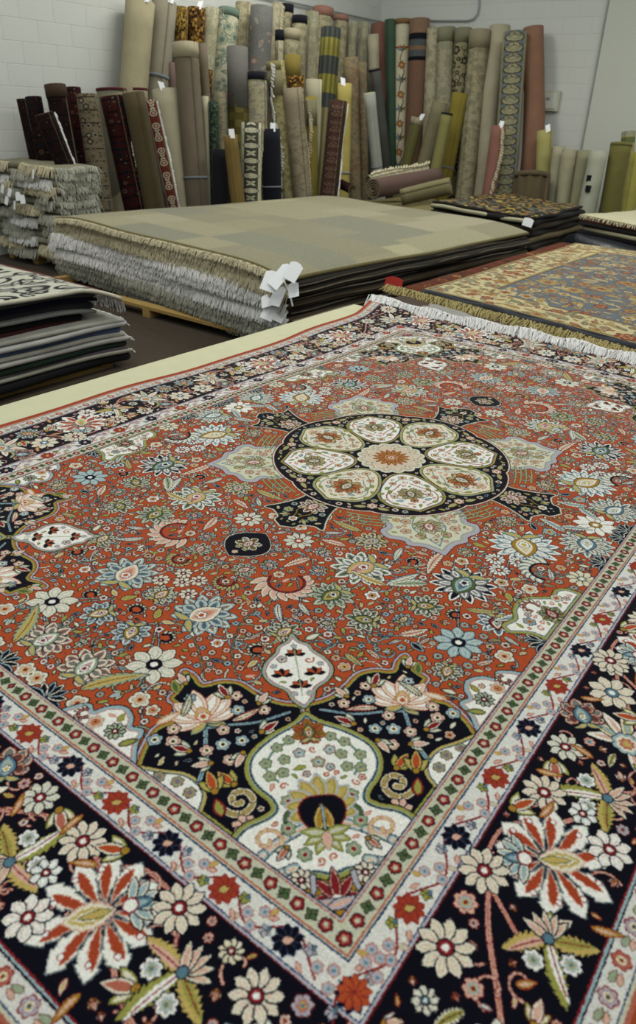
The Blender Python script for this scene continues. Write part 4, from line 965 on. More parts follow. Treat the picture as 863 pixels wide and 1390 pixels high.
# the carpets it lies on
def sagc(s, t):
    z = 0
    return z
o, fn = flat_slab('folded_carpet', 'cream backed carpet lying face down under the red medallion carpet, its plain edge showing', 'carpet',
                  [(-1.07, -1.42), (.93, -1.42), (.93, 1.36), (-1.08, 1.42)], RZ - .034, .018, M_BACK, M_BACK, 'carpets stacked under the medallion carpet', .0015, 30, 40, seed=1)
for k, (c1, nm) in enumerate((((70, 56, 50), 'dark brown'), ((104, 98, 84), 'grey beige'), ((48, 44, 52), 'charcoal'), ((92, 44, 36), 'brick red'), ((120, 112, 88), 'khaki'))):
    m = cloth('under_' + nm.replace(' ', '_'), c1)
    o, fn = flat_slab('folded_carpet', '%s carpet edge in the pile under the medallion carpet' % nm, 'carpet',
              [(-.98 + .02 * (k % 2), -1.38), (.9, -1.38), (.9, 1.30), (-.98, 1.33)], RZ - .034 - .112 * (k + 1), .108, m, m, 'carpets stacked under the medallion carpet', .001, 6, 6, seed=20 + k)
def pallet(x0, y0, x1, y1, z, label, rot=0, z0=0.):
    e = empty('wooden_pallet', (0, 0, 0)); tag(e, label, 'pallet')
    n = max(3, int((y1 - y0) / .32))
    for i in range(n):
        y = y0 + .05 + (y1 - y0 - .1) * i / (n - 1); mb = Mb(); mb.box(((x0 + x1) / 2, y, z - .012), (x1 - x0, .1, .024)); mb.obj('plank', M_WOOD, e)
    for i in range(3):
        x = x0 + .06 + (x1 - x0 - .12) * i / 2; mb = Mb(); mb.box((x, (y0 + y1) / 2, (z0 + z - .024) / 2), (.08, y1 - y0, z - .024 - z0)); mb.obj('bearer', M_WOOD, e)
    return e
pallet(-.96, -1.36, .88, 1.28, .104, 'low wooden pallet under the pile with the red medallion carpet')

# ================================================================ the big stack in the middle, fringes to the front
pallet(-5.10, 2.30, -2.12, 5.6, .085, 'yellow wooden pallet under the large fringed stack in the middle')
F0, R0, B0, L0 = (-2.16, 2.26), (-1.95, 5.70), (-5.0, 6.26), (-5.24, 2.72)
cols = [((30, 28, 26), 'black brown'), ((52, 46, 34), 'dark olive'), ((26, 26, 30), 'black'), ((66, 58, 46), 'dark taupe'), ((32, 28, 26), 'near black'), ((58, 50, 34), 'bronze'), ((28, 27, 28), 'soot black'), ((44, 42, 32), 'moss brown'), ((34, 30, 26), 'umber')]
frm = [M_GREYF, M_GREYF, M_GREYF, M_WHITEF, M_WHITEF, M_WHITEF, M_WHITEF, M_CREAMF, M_CREAMF]
z = .085; N = 10; th = .0535
pos = ['lowest', 'second from the bottom', 'third from the bottom', 'fourth from the bottom', 'middle', 'sixth from the bottom', 'seventh from the bottom', 'third from the top', 'just under the top pair', 'second from the top']
for k in range(N):
    rg = random.Random(60 + k); j = lambda a: rg.uniform(-a, a)
    ins = .02 if k < 1 else 0
    quad = [(L0[0] + j(.03) + ins, L0[1] + j(.02) + ins), (F0[0] + j(.02) - ins, F0[1] + j(.02) + ins), (R0[0] + j(.03), R0[1] + j(.02)), (B0[0], B0[1])]
    sg = lambda s, t, k=k: -.012 * k * (abs(2 * s - 1) ** 6) * .4 - (.012 if k > 5 else .004) * (1 - t) ** 8 - .02 * (s ** 10) * (k / 9)
    if k < N - 1:
        c1, nm = cols[k]
        o, fn = flat_slab('stacked_carpet', '%s fringed carpet, %s in the large middle stack' % (nm, pos[k]), 'carpet', quad, z + .0 + th * k, th * .97, cloth('side_' + nm.replace(' ', '_'), c1), cloth('side_' + nm.replace(' ', '_'), c1), 'carpets in the large middle stack', .005, 26, 12, sg, seed=k)
        P, Oo = edge_pts(fn, 'front', 60)
        P = [p - Vector((0, 0, .016)) + o_ * .012 for p, o_ in zip(P, Oo)]
        strands(o, P, Oo, .05, .07, frm[k], step=.0075, w=.0052, curl=.02, layers=3, seed=k, lift=.012)
        P, Oo = edge_pts(fn, 'right', 30)     # pale binding along the long side
        mb = Mb(); mb.tube([p + o_ * .020 - Vector((0, 0, .018 + .004 * math.sin(i))) for i, (p, o_) in enumerate(zip(P, Oo))], .005, 6); mb.obj('binding', cloth('binding_%d' % (k % 3), [(134, 126, 104), (104, 96, 78), (84, 74, 58)][k % 3]), o, True)
    else:
        M_PATCH = woven('patchwork_wool', p_patch(), .3, 120., .25)
        o, fn = flat_slab('stacked_carpet', 'pale grey beige patchwork carpet lying on top of the large middle stack', 'carpet', quad, z + th * k, .03, M_PATCH, cloth('side_khaki', (112, 102, 66)), 'carpets in the large middle stack', .005, 40, 40, sg, seed=99)
        P, Oo = edge_pts(fn, 'front', 60)
        P = [p - Vector((0, 0, .02)) + o_ * .008 for p, o_ in zip(P, Oo)]
        strands(o, P, Oo, .05, .035, M_CREAMF, step=.007, w=.005, curl=.02, layers=2, seed=k, lift=.012)
        FC = fn(1, 0); topo = o
        mb = Mb(); mb.tube([p + q_ * .012 - Vector((0, 0, .006)) for p, q_ in zip(P, Oo)], .008, 6); mb.obj('hem', cloth('hem_khaki', (148, 138, 100)), o, True)
# paper tags hanging at the front corner
tg = [(372, 372, .11, .12), (390, 364, .10, .15), (403, 360, .09, .11), (381, 392, .09, .12), (362, 402, .08, .08), (371, 412, .09, .12), (384, 418, .08, .10), (398, 386, .07, .09)]
for i, (tx, ty, w_, h_) in enumerate(tg):
    zz = 1.5 - (1.5 - .6) * 1; p = at(tx, ty, v=2.16 + .015 * i) if tx < 395 else at(tx, ty, v=2.20)
    rg = random.Random(i); card(topo, p, (.3 + rg.uniform(-.4, .4), -1, .7), (rg.uniform(-.5, .5), 0, 1), w_, h_, MW)
mb = Mb(); mb.tube([FC + Vector((-.03, -.02, .0)), FC + Vector((.02, -.05, -.02)), FC + Vector((.06, -.04, -.10)), FC + Vector((.09, -.05, -.16))], .005, 6); mb.obj('tag_string', MW, topo)

# ================================================================ small dark stack behind the right corner of the big one
pallet(-3.3, 6.42, -2.12, 7.9, .10, 'wooden pallet under the small dark stack behind the middle stack')
M_LEAFB = woven('black_gold_leaf_wool', p_leafblack(), .3, 90., .1)
dk = [(34, 30, 24), (60, 50, 32), (28, 26, 24), (74, 66, 48), (36, 30, 24), (84, 74, 50), (30, 26, 22), (52, 44, 32), (26, 24, 22)]
names = ['black', 'bronze brown', 'soot', 'grey taupe', 'dark umber', 'khaki brown', 'nearly black', 'olive brown', 'charcoal']
for k in range(10):
    rg = random.Random(80 + k); j = lambda a: rg.uniform(-a, a)
    quad = [(-3.36 + j(.03), 6.40), (-2.0 + j(.03), 5.92 + j(.02)), (-2.06 + j(.03), 7.55), (-3.38 + j(.02), 8.2)]
    if k < 9: o, fn = flat_slab('stacked_carpet', '%s carpet, %s of the small stack behind the middle one' % (names[k], ['bottom layer', 'second layer', 'third layer', 'fourth layer', 'fifth layer', 'sixth layer', 'seventh layer', 'eighth layer', 'layer under the top'][k]), 'carpet', quad, .10 + .058 * k, .057, cloth('dk%d' % k, dk[k]), cloth('dk%d' % k, dk[k]), 'carpets in the small dark stack', .006, 12, 12, seed=k + 200)
    else:
        o, fn = flat_slab('stacked_carpet', 'black carpet with yellow leaf pattern on top of the small dark stack', 'carpet', quad, .10 + .058 * 9, .03, M_LEAFB, cloth('dk8', dk[8]), 'carpets in the small dark stack', .008, 20, 20, seed=300)
        P, Oo = edge_pts(fn, 'front', 24); mb = Mb(); mb.tube([p + q_ * .03 - Vector((0, 0, .05)) for p, q_ in zip(P, Oo)], .022, 8); mb.obj('rolled_edge', cloth('edge_cream', (168, 164, 134)), o, True)
        p = fn(1, 0); card(o, p + Vector((-.02, -.05, -.02)), (.2, -1, .2), (.2, 0, 1), .10, .07, MW)

# ================================================================ right-hand stack at the edge of the frame
pallet(-1.65, 6.95, .8, 7.3, .10, 'wooden pallet under the stack with the plain cream top at the right')
rs = [('black plastic wrapped', (30, 33, 38), .40, .2, .3), ('black', (22, 22, 24), .47, .06, .1), ('pale sage', (150, 148, 118), .515, .04, .1), ('dark brown', (50, 38, 30), .55, .03, .1)]
q0 = [(-1.84, 6.86), (.7, 5.52), (1.4, 7.0), (-1.52, 8.3)]
M_PLAS = cloth('black_plastic', (34, 38, 44), (22, 24, 28), 14, 1.4, rough=.28, spec=.6)
o, fn = flat_slab('wrapped_carpet', 'carpet wrapped in shiny black plastic at the bottom of the right stack', 'carpet', [(-1.84, 6.84), (.7, 5.5), (1.4, 7.0), (-1.5, 8.3)], .10, .34, M_PLAS, M_PLAS, None, .01, 20, 10, seed=401)
rsn = [('black', (24, 24, 26), 'next above the plastic wrapped one'), ('pale sage', (156, 152, 122), 'in the middle'), ('black felt', (28, 26, 26), 'above the pale sage one'), ('rust brown', (86, 50, 34), 'second from the top')]
z = .44
for k, (nm, c1, wh) in enumerate(rsn):
    t_ = .042; o, fn = flat_slab('stacked_carpet', '%s carpet %s in the right-hand stack' % (nm, wh), 'carpet', [(q0[0][0] + .02 * (k % 2), q0[0][1]), q0[1], q0[2], q0[3]], z, t_ * .97, cloth('rs%d' % k, c1), cloth('rs%d' % k, c1), 'carpets in the right stack', .006, 16, 8, seed=410 + k); z += t_
o, fn = flat_slab('stacked_carpet', 'plain pale cream carpet on top of the right-hand stack', 'carpet', q0, z, .022, cloth('top_cream', (178, 174, 146), (166, 162, 132), 90), cloth('top_cream_side', (136, 126, 88)), 'carpets in the right stack', .006, 20, 12, seed=415)
P, Oo = edge_pts(fn, 'front', 40)
strands(o, [p + q_ * .004 - Vector((0, 0, .012)) for p, q_ in zip(P, Oo)], Oo, .03, .03, M_CREAMF, step=.02, w=.007, layers=1, seed=9)

# ================================================================ garden carpet and what lies under it, right of the middle
M_GARD = woven('garden_carpet_wool', p_garden(), .45, 160., .25)
GZ = .645
gq = [(-1.09, 2.13), (1.0, 1.60), (1.10, 4.30), (-1.11, 4.60)]
M_RUST = woven('rust_border_wool', p_persian(77, C(88, 44, 28), (C(48, 30, 22), C(140, 110, 60), C(126, 76, 38), C(60, 40, 34)), 2600, 2000), .3, 120., .1)
o, fn = flat_slab('stacked_carpet', 'rust red bordered carpet showing as a strip left of the garden carpet', 'carpet', [(-1.24, 2.14), (.96, 1.60), (1.05, 4.3), (-1.24, 4.66)], .622, .011, M_RUST, cloth('rust_side', (70, 36, 28)), 'carpets under the garden carpet', .002, 20, 20, seed=530)
o, fn = flat_slab('garden_carpet', 'flat carpet with blue grey field, gold leaves and cream floral border beyond the fringe', 'carpet', gq, GZ - .012, .02, M_GARD, cloth('garden_side', (52, 54, 58), (36, 38, 42), 120), None, .003, 40, 40, lambda s, t: .006 * math.sin(5 * s) , seed=500)
P, Oo = edge_pts(fn, 'front', 50)
mb = Mb(); mb.tube([p + q_ * .012 + Vector((0, 0, -.022 + .006 * math.sin(i * .7))) for i, (p, q_) in enumerate(zip(P, Oo))], .020, 8); mb.obj('binding', cloth('binding_slate', (62, 66, 72), (36, 38, 42), 200, .6), o, True)
mb = Mb(); mb.tube([p + q_ * .035 + Vector((0, 0, -.045 + .005 * math.sin(i * .9 + 1))) for i, (p, q_) in enumerate(zip(P, Oo))], .014, 8); mb.obj('binding', cloth('binding_dark', (40, 42, 44), (26, 28, 30), 200, .6), o, True)
und = [('khaki fringed', (128, 112, 66), .585, .034, .15, 'directly under the garden carpet'), ('rose red', (150, 84, 72), .555, .028, .26, 'third in the pile under the garden carpet'), ('dark maroon', (70, 36, 30), .43, .118, .20, 'fourth in the pile under the garden carpet'), ('dark navy', (34, 36, 46), .31, .118, .20, 'fifth in the pile under the garden carpet'), ('grey', (92, 90, 84), .20, .108, .2, 'lowest in the pile under the garden carpet')]
for k, (nm, c1, zz, t_, ofs, wh) in enumerate(und):
    o, fn = flat_slab('stacked_carpet', '%s carpet %s' % (nm, wh), 'carpet', [(-1.20 - .03 * (k < 2), 2.16 - ofs), (.95, 1.62 - ofs), (1.0, 4.2), (-1.26, 4.6)], zz, t_, cloth('und%d' % k, c1), cloth('und%d' % k, c1), 'carpets under the garden carpet', .004, 24, 24, (lambda s, t, k=k: (.047, .030, 0, 0, 0)[k] * (1 - t) ** 22), seed=510 + k)
    if k == 0:
        P, Oo = edge_pts(fn, 'front', 60); P = [p - Vector((0, 0, .01)) for p in P]
        strands(o, P, Oo, .075, .012, M_KHAKIF, step=.006, w=.0048, curl=.04, layers=3, seed=7, lift=.020, up=.008)
    if k == 1:
        a, b = fn(0, 0), fn(.12, 0); card(o, Vector((-1.25, 2.06, .69)), (.3, -1, .4), (0, .2, 1), .10, .07, cloth('tag_red', (168, 52, 44)), 'red_tag')
        mb = Mb(); mb.tube([fn(i / 30, 0) + Vector((0, -.004, .006)) for i in range(31)], .007, 6); mb.obj('edge_cord', cloth('cord_rose', (150, 74, 60)), o, True)
pallet(-1.15, 2.2, .9, 4.1, .185, 'wooden pallet under the pile with the garden carpet')
# loose corner cloth between the two piles
mb = Mb()
o, fn = flat_slab('folded_cloth', 'pale grey folded cloth tucked behind the white fringe', 'cloth', [(-.84, 1.62), (-.36, 1.50), (-.34, 1.64), (-.86, 1.78)], .645, .02, cloth('cloth_grey', (150, 148, 142)), cloth('cloth_grey', (150, 148, 142)), None, .006, 14, 6, seed=520)
o, fn = flat_slab('stacked_carpet', 'dull brown carpet in the narrow gap behind the white fringe', 'carpet', [(-1.1, 1.46), (.9, 1.42), (.9, 1.56), (-1.1, 2.0)], .10, .55, cloth('gap', (74, 58, 46)), cloth('gap', (74, 58, 46)), None, .001, 6, 3, seed=521, rnd_edge=.1)
pallet(-1.0, 1.44, .88, 1.54, .098, 'narrow pallet under the brown carpet behind the white fringe')

# ================================================================ front left stack of folded carpets
pallet(-4.0, -.9, -2.80, 1.33, .05, 'wooden pallet under the folded dark carpets at the front left')
fl = [('black', (20, 20, 22), .05, 1.40, .0, 'at the very bottom'), ('dull cream', (150, 148, 134), .022, 1.41, .01, 'over the black bottom one'), ('grey violet', (104, 96, 104), .016, 1.40, .0, 'in the lower half'), ('bottle green', (36, 52, 42), .034, 1.39, .0, 'above the grey violet one'), ('pale grey', (166, 166, 158), .026, 1.40, .01, 'over the bottle green one'), ('off white', (178, 176, 164), .024, 1.39, .0, 'below the blue one'),
      ('slate blue', (98, 114, 152), .034, 1.36, -.01, 'halfway up'), ('white', (190, 190, 184), .030, 1.37, .01, 'thick and fringed above the blue one'), ('ivory', (186, 184, 172), .026, 1.37, .01, 'in the fringed middle pair'), ('maroon', (66, 30, 32), .022, 1.14, -.05, 'thin under the black folded pair'), ('inky black', (24, 23, 26), .040, 1.12, -.05, 'folded above the maroon one'), ('stone grey', (136, 138, 134), .020, 1.20, -.02, 'drooping between the dark folds'), ('charcoal', (52, 52, 56), .038, 1.18, -.04, 'folded above the stone grey one'), ('midnight blue', (26, 30, 52), .018, 1.22, -.03, 'thin near the top'), ('heather grey', (88, 90, 92), .034, 1.20, -.03, 'folded just under the top pair'), ('dark red', (92, 28, 32), .012, 1.24, -.02, 'thin and directly below the top one')]
z = .05
for k, (nm, c1, t_, ye, xo, wh) in enumerate(fl):
    t_ *= 1.08
    rg = random.Random(600 + k); m = cloth('fl_' + nm.replace(' ', '_'), c1, None, 160, .5)
    ye *= 1.0
    o, fn = flat_slab('folded_carpet', '%s folded carpet, %s in the front left stack' % (nm, wh), 'carpet', [(-4.0, -.9), (-2.76 + xo + rg.uniform(-.012, .012), -.9), (-2.76 + xo + rg.uniform(-.012, .012), ye), (-4.0, ye + .02)], z, t_ * .96, m, m, 'folded carpets at the front left', .004, 8, 30,
                      lambda s, t, k=k: -.012 * max(0, (t - .85) / .15) ** 2 * (2 if k > 8 else 1), seed=k + 620)
    if nm in ('white', 'ivory', 'pale grey', 'off white', 'dull cream'):
        P, Oo = edge_pts(fn, 'back', 30); strands(o, [p - Vector((0, 0, .010)) for p in P], Oo, .03, .02, M_WHITEF, step=.007, w=.005, curl=.015, layers=2, seed=k)
    z += t_
M_BM = woven('black_scroll_wool', p_blackmotif(), .3, 120., .2)
sgt = lambda s, t: .01 * math.sin(t * 6) - .10 * max(0, (t - .86) / .14) ** 1.6
o, fn = flat_slab('folded_carpet', 'cream carpet with black scroll pattern drooping over the front left stack', 'carpet', [(-3.95, -.9), (-2.70, -.9), (-2.70, 1.34), (-3.95, 1.36)], z + .006, .022, M_BM, cloth('fl_edge_cream', (196, 192, 172)), 'folded carpets at the front left', .003, 24, 50, sgt, seed=640)
P, Oo = edge_pts(fn, 'back', 40); strands(o, [p - Vector((0, 0, .008)) for p in P], Oo, .03, .09, M_WHITEF, step=.010, w=.005, curl=.03, layers=2, seed=77)
P, Oo = edge_pts(fn, 'right', 50); mb = Mb(); mb.tube([p + q_ * .004 - Vector((0, 0, .010)) for p, q_ in zip(P, Oo)], .013, 8); mb.obj('binding', cloth('fl_edge_cream', (196, 192, 172)), o, True)

# ================================================================ upper left stack, all shaggy cream fringes
pallet(-6.45, 2.93, -5.5, 3.33, .10, 'wooden pallet under the shaggy cream fringed stack at the left wall')
for k in range(14):
    rg = random.Random(700 + k); j = lambda a: rg.uniform(-a, a); c1 = ((150, 148, 128), (126, 122, 100), (160, 158, 140), (140, 138, 116))[k % 4]
    o, fn = flat_slab('stacked_carpet', '%s fringed carpet, layer %s of the shaggy stack by the left wall' % (('grey cream', 'dull khaki', 'pale ivory', 'sand')[k % 4], ['one, the lowest', 'two', 'three', 'four', 'five', 'six', 'seven', 'eight', 'nine', 'ten', 'eleven', 'twelve', 'thirteen', 'fourteen, the top'][k]), 'carpet',
                      [(-6.5, 2.92 + j(.02)), (-5.46 + j(.02), 2.90 + j(.02)), (-5.46 + j(.02), 3.36), (-6.5, 3.36)], .10 + .0605 * k, .0585, cloth('ul%d' % (k % 4), c1), cloth('ul%d' % (k % 4), c1), 'carpets in the shaggy left stack', .008, 14, 6, seed=k + 720)
    P, Oo = edge_pts(fn, 'front', 24); strands(o, [p - Vector((0, 0, .01)) + q_ * .01 for p, q_ in zip(P, Oo)], Oo, .06, .075, (M_GREYF, M_CREAMF, M_WHITEF)[k % 3] if k % 4 else M_GREYF, step=.008, w=.0055, curl=.03, layers=3, seed=k + 5, lift=.02)
    P, Oo = edge_pts(fn, 'right', 12); strands(o, [p - Vector((0, 0, .01)) + q_ * .01 for p, q_ in zip(P, Oo)], Oo, .05, .06, M_GREYF, step=.009, w=.0055, curl=.03, layers=2, seed=k + 50)
for i, (tx, ty) in enumerate(((14, 257), (24, 262), (30, 266), (10, 268), (20, 274), (45, 232), (4, 252))):
    card(o, at(tx, ty, v=2.80), (.4 * math.sin(i), -1, .2), (.3 * math.cos(i * 2), 0, 1), .055, .07, MW)

# ================================================================ rolls along the walls
BK = M_BACKD
mt = {}
def plain(nm, c1, c2=None): return cloth('roll_' + nm, c1, c2 or tuple(int(v * .86) for v in c1), 120, .4, amount=.6)
W_ = lambda nm, arr: woven('roll_' + nm, arr, .35, 90., .1)
beige, greyb, taupe = plain('beige', (158, 150, 120)), plain('greybeige', (134, 128, 110)), plain('taupe', (108, 98, 82))
olive, cream, khaki = plain('olive', (78, 68, 46)), plain('cream', (166, 160, 134)), plain('khaki', (124, 116, 76))
gold, yellow, navyc, whiteg = plain('gold', (128, 116, 48)), plain('yellow', (170, 156, 86)), plain('navy', (20, 22, 30)), plain('whitegrey', (158, 160, 150))
pinkc, terra, green = plain('pink', (132, 92, 80)), plain('terra', (132, 98, 78)), plain('green', (62, 84, 66))
dkgrey, greyc, ltyel = plain('dkgrey', (84, 84, 78)), plain('grey', (96, 96, 92)), plain('ltyellow', (160, 154, 96))
pers = [W_('persian%d' % i, p_persian(30 + i, g, cs) * (.72 if i != 2 else .85)) for i, (g, cs) in enumerate(((C(40, 26, 22), (C(20, 18, 22), C(96, 84, 66), C(66, 30, 26), C(36, 38, 46))), (C(66, 28, 24), (C(22, 20, 24), C(112, 100, 80), C(84, 36, 30), C(40, 42, 50))), (C(112, 104, 82), (C(54, 44, 36), C(140, 134, 112), C(46, 48, 50), C(130, 122, 96))), (C(40, 26, 24), (C(20, 18, 20), C(66, 48, 36), C(54, 28, 24), C(34, 30, 32)))))]
rings_ = W_('rings', p_rings(3, C(84, 36, 34), C(48, 44, 54), C(150, 144, 122), C(96, 44, 38), edge=92))
borderp = W_('border_black', p_rings(4, C(60, 62, 54), C(164, 162, 138), C(172, 170, 146), C(150, 148, 124), W=300, step=230, edge=106))
borderb = W_('border_brown', p_rings(5, C(58, 44, 38), C(104, 96, 74), C(84, 66, 54), C(70, 50, 42), W=300, step=110, edge=60))
borderblue = W_('border_blue', p_rings(6, C(104, 110, 112), C(148, 143, 112), C(140, 136, 106), C(128, 126, 104), W=300, step=100, edge=96))
scr = lambda nm, g, a, b, c_, sd, **k: W_(nm, p_scroll(g, a, b, c_, sd, **k))
s_cream = scr('s_cream', C(156, 152, 126), C(124, 122, 98), C(146, 140, 110), C(134, 136, 118), 51)
s_green = scr('s_green', C(160, 158, 134), C(62, 86, 76), C(148, 150, 126), C(88, 108, 94), 52)
s_taupe = scr('s_taupe', C(134, 126, 104), C(112, 102, 82), C(124, 112, 92), C(118, 108, 92), 53, cap=(.2, C(128, 118, 98)))
s_yel = scr('s_yel', C(140, 134, 96), C(104, 96, 60), C(128, 120, 80), C(108, 102, 70), 54)
s_blue = scr('s_blue', C(148, 142, 112), C(100, 106, 106), C(150, 112, 84), C(122, 126, 116), 55)
s_black = scr('s_black', C(140, 134, 102), C(32, 30, 28), C(36, 34, 30), C(128, 120, 90), 56)
s_soft = scr('s_soft', C(148, 142, 114), C(124, 116, 90), C(134, 126, 100), C(120, 118, 98), 57, dens=1.3)
s_orange = scr('s_orange', C(134, 120, 90), C(90, 92, 92), C(140, 98, 60), C(112, 106, 90), 58)
s_ivory = scr('s_ivory', C(164, 158, 132), C(140, 132, 106), C(148, 140, 114), C(140, 134, 110), 59)
s_darkg = scr('s_darkg', C(96, 96, 92), C(88, 88, 84), C(124, 92, 78), C(132, 130, 120), 60, dens=.4)
goldp = W_('goldpat', p_dots(C(112, 88, 38), (C(44, 34, 20), C(150, 126, 60), C(60, 40, 24)), 61, 12, 3600)); brownp = W_('brownpat', p_dots(C(80, 58, 28), (C(34, 24, 18), C(140, 108, 48), C(50, 30, 20)), 62, 13, 3200))
greendot = W_('greendot', p_dots(C(40, 54, 44), (C(24, 34, 30), C(70, 84, 66)), 63, 16)); check = W_('check', p_checker(C(72, 66, 34), C(88, 82, 44), 90)); checkt = W_('checkt', p_checker(C(72, 66, 34), C(88, 82, 44), 90, top=(.23, C(100, 98, 88))))
stripeb = W_('stripeb', p_bands([(.62, .69, C(62, 66, 62)), (.69, .78, C(118, 112, 54)), (.78, .865, C(62, 66, 62)), (.865, .95, C(118, 112, 54)), (.95, 1., C(62, 66, 62)), (0, .62, C(120, 112, 78))], C(120, 112, 78), fine=1))
navband = W_('navband', p_bands([(.93, 1, C(122, 98, 78)), (.90, .93, C(26, 28, 32)), (.87, .90, C(78, 82, 84)), (.85, .87, C(120, 96, 70)), (.82, .85, C(78, 82, 84)), (.80, .82, C(24, 24, 28)), (0, .80, C(112, 86, 70))], C(112, 86, 70)))
crew = W_('crewel', p_crewel()); ribg = plain('ribgold', (112, 92, 50)); pinkcap, bandblk, bandcr, bandol = cloth('b_pink', (150, 110, 94)), cloth('b_blk', (26, 27, 34)), cloth('b_cr', (160, 152, 124)), cloth('b_ol', (132, 124, 80))

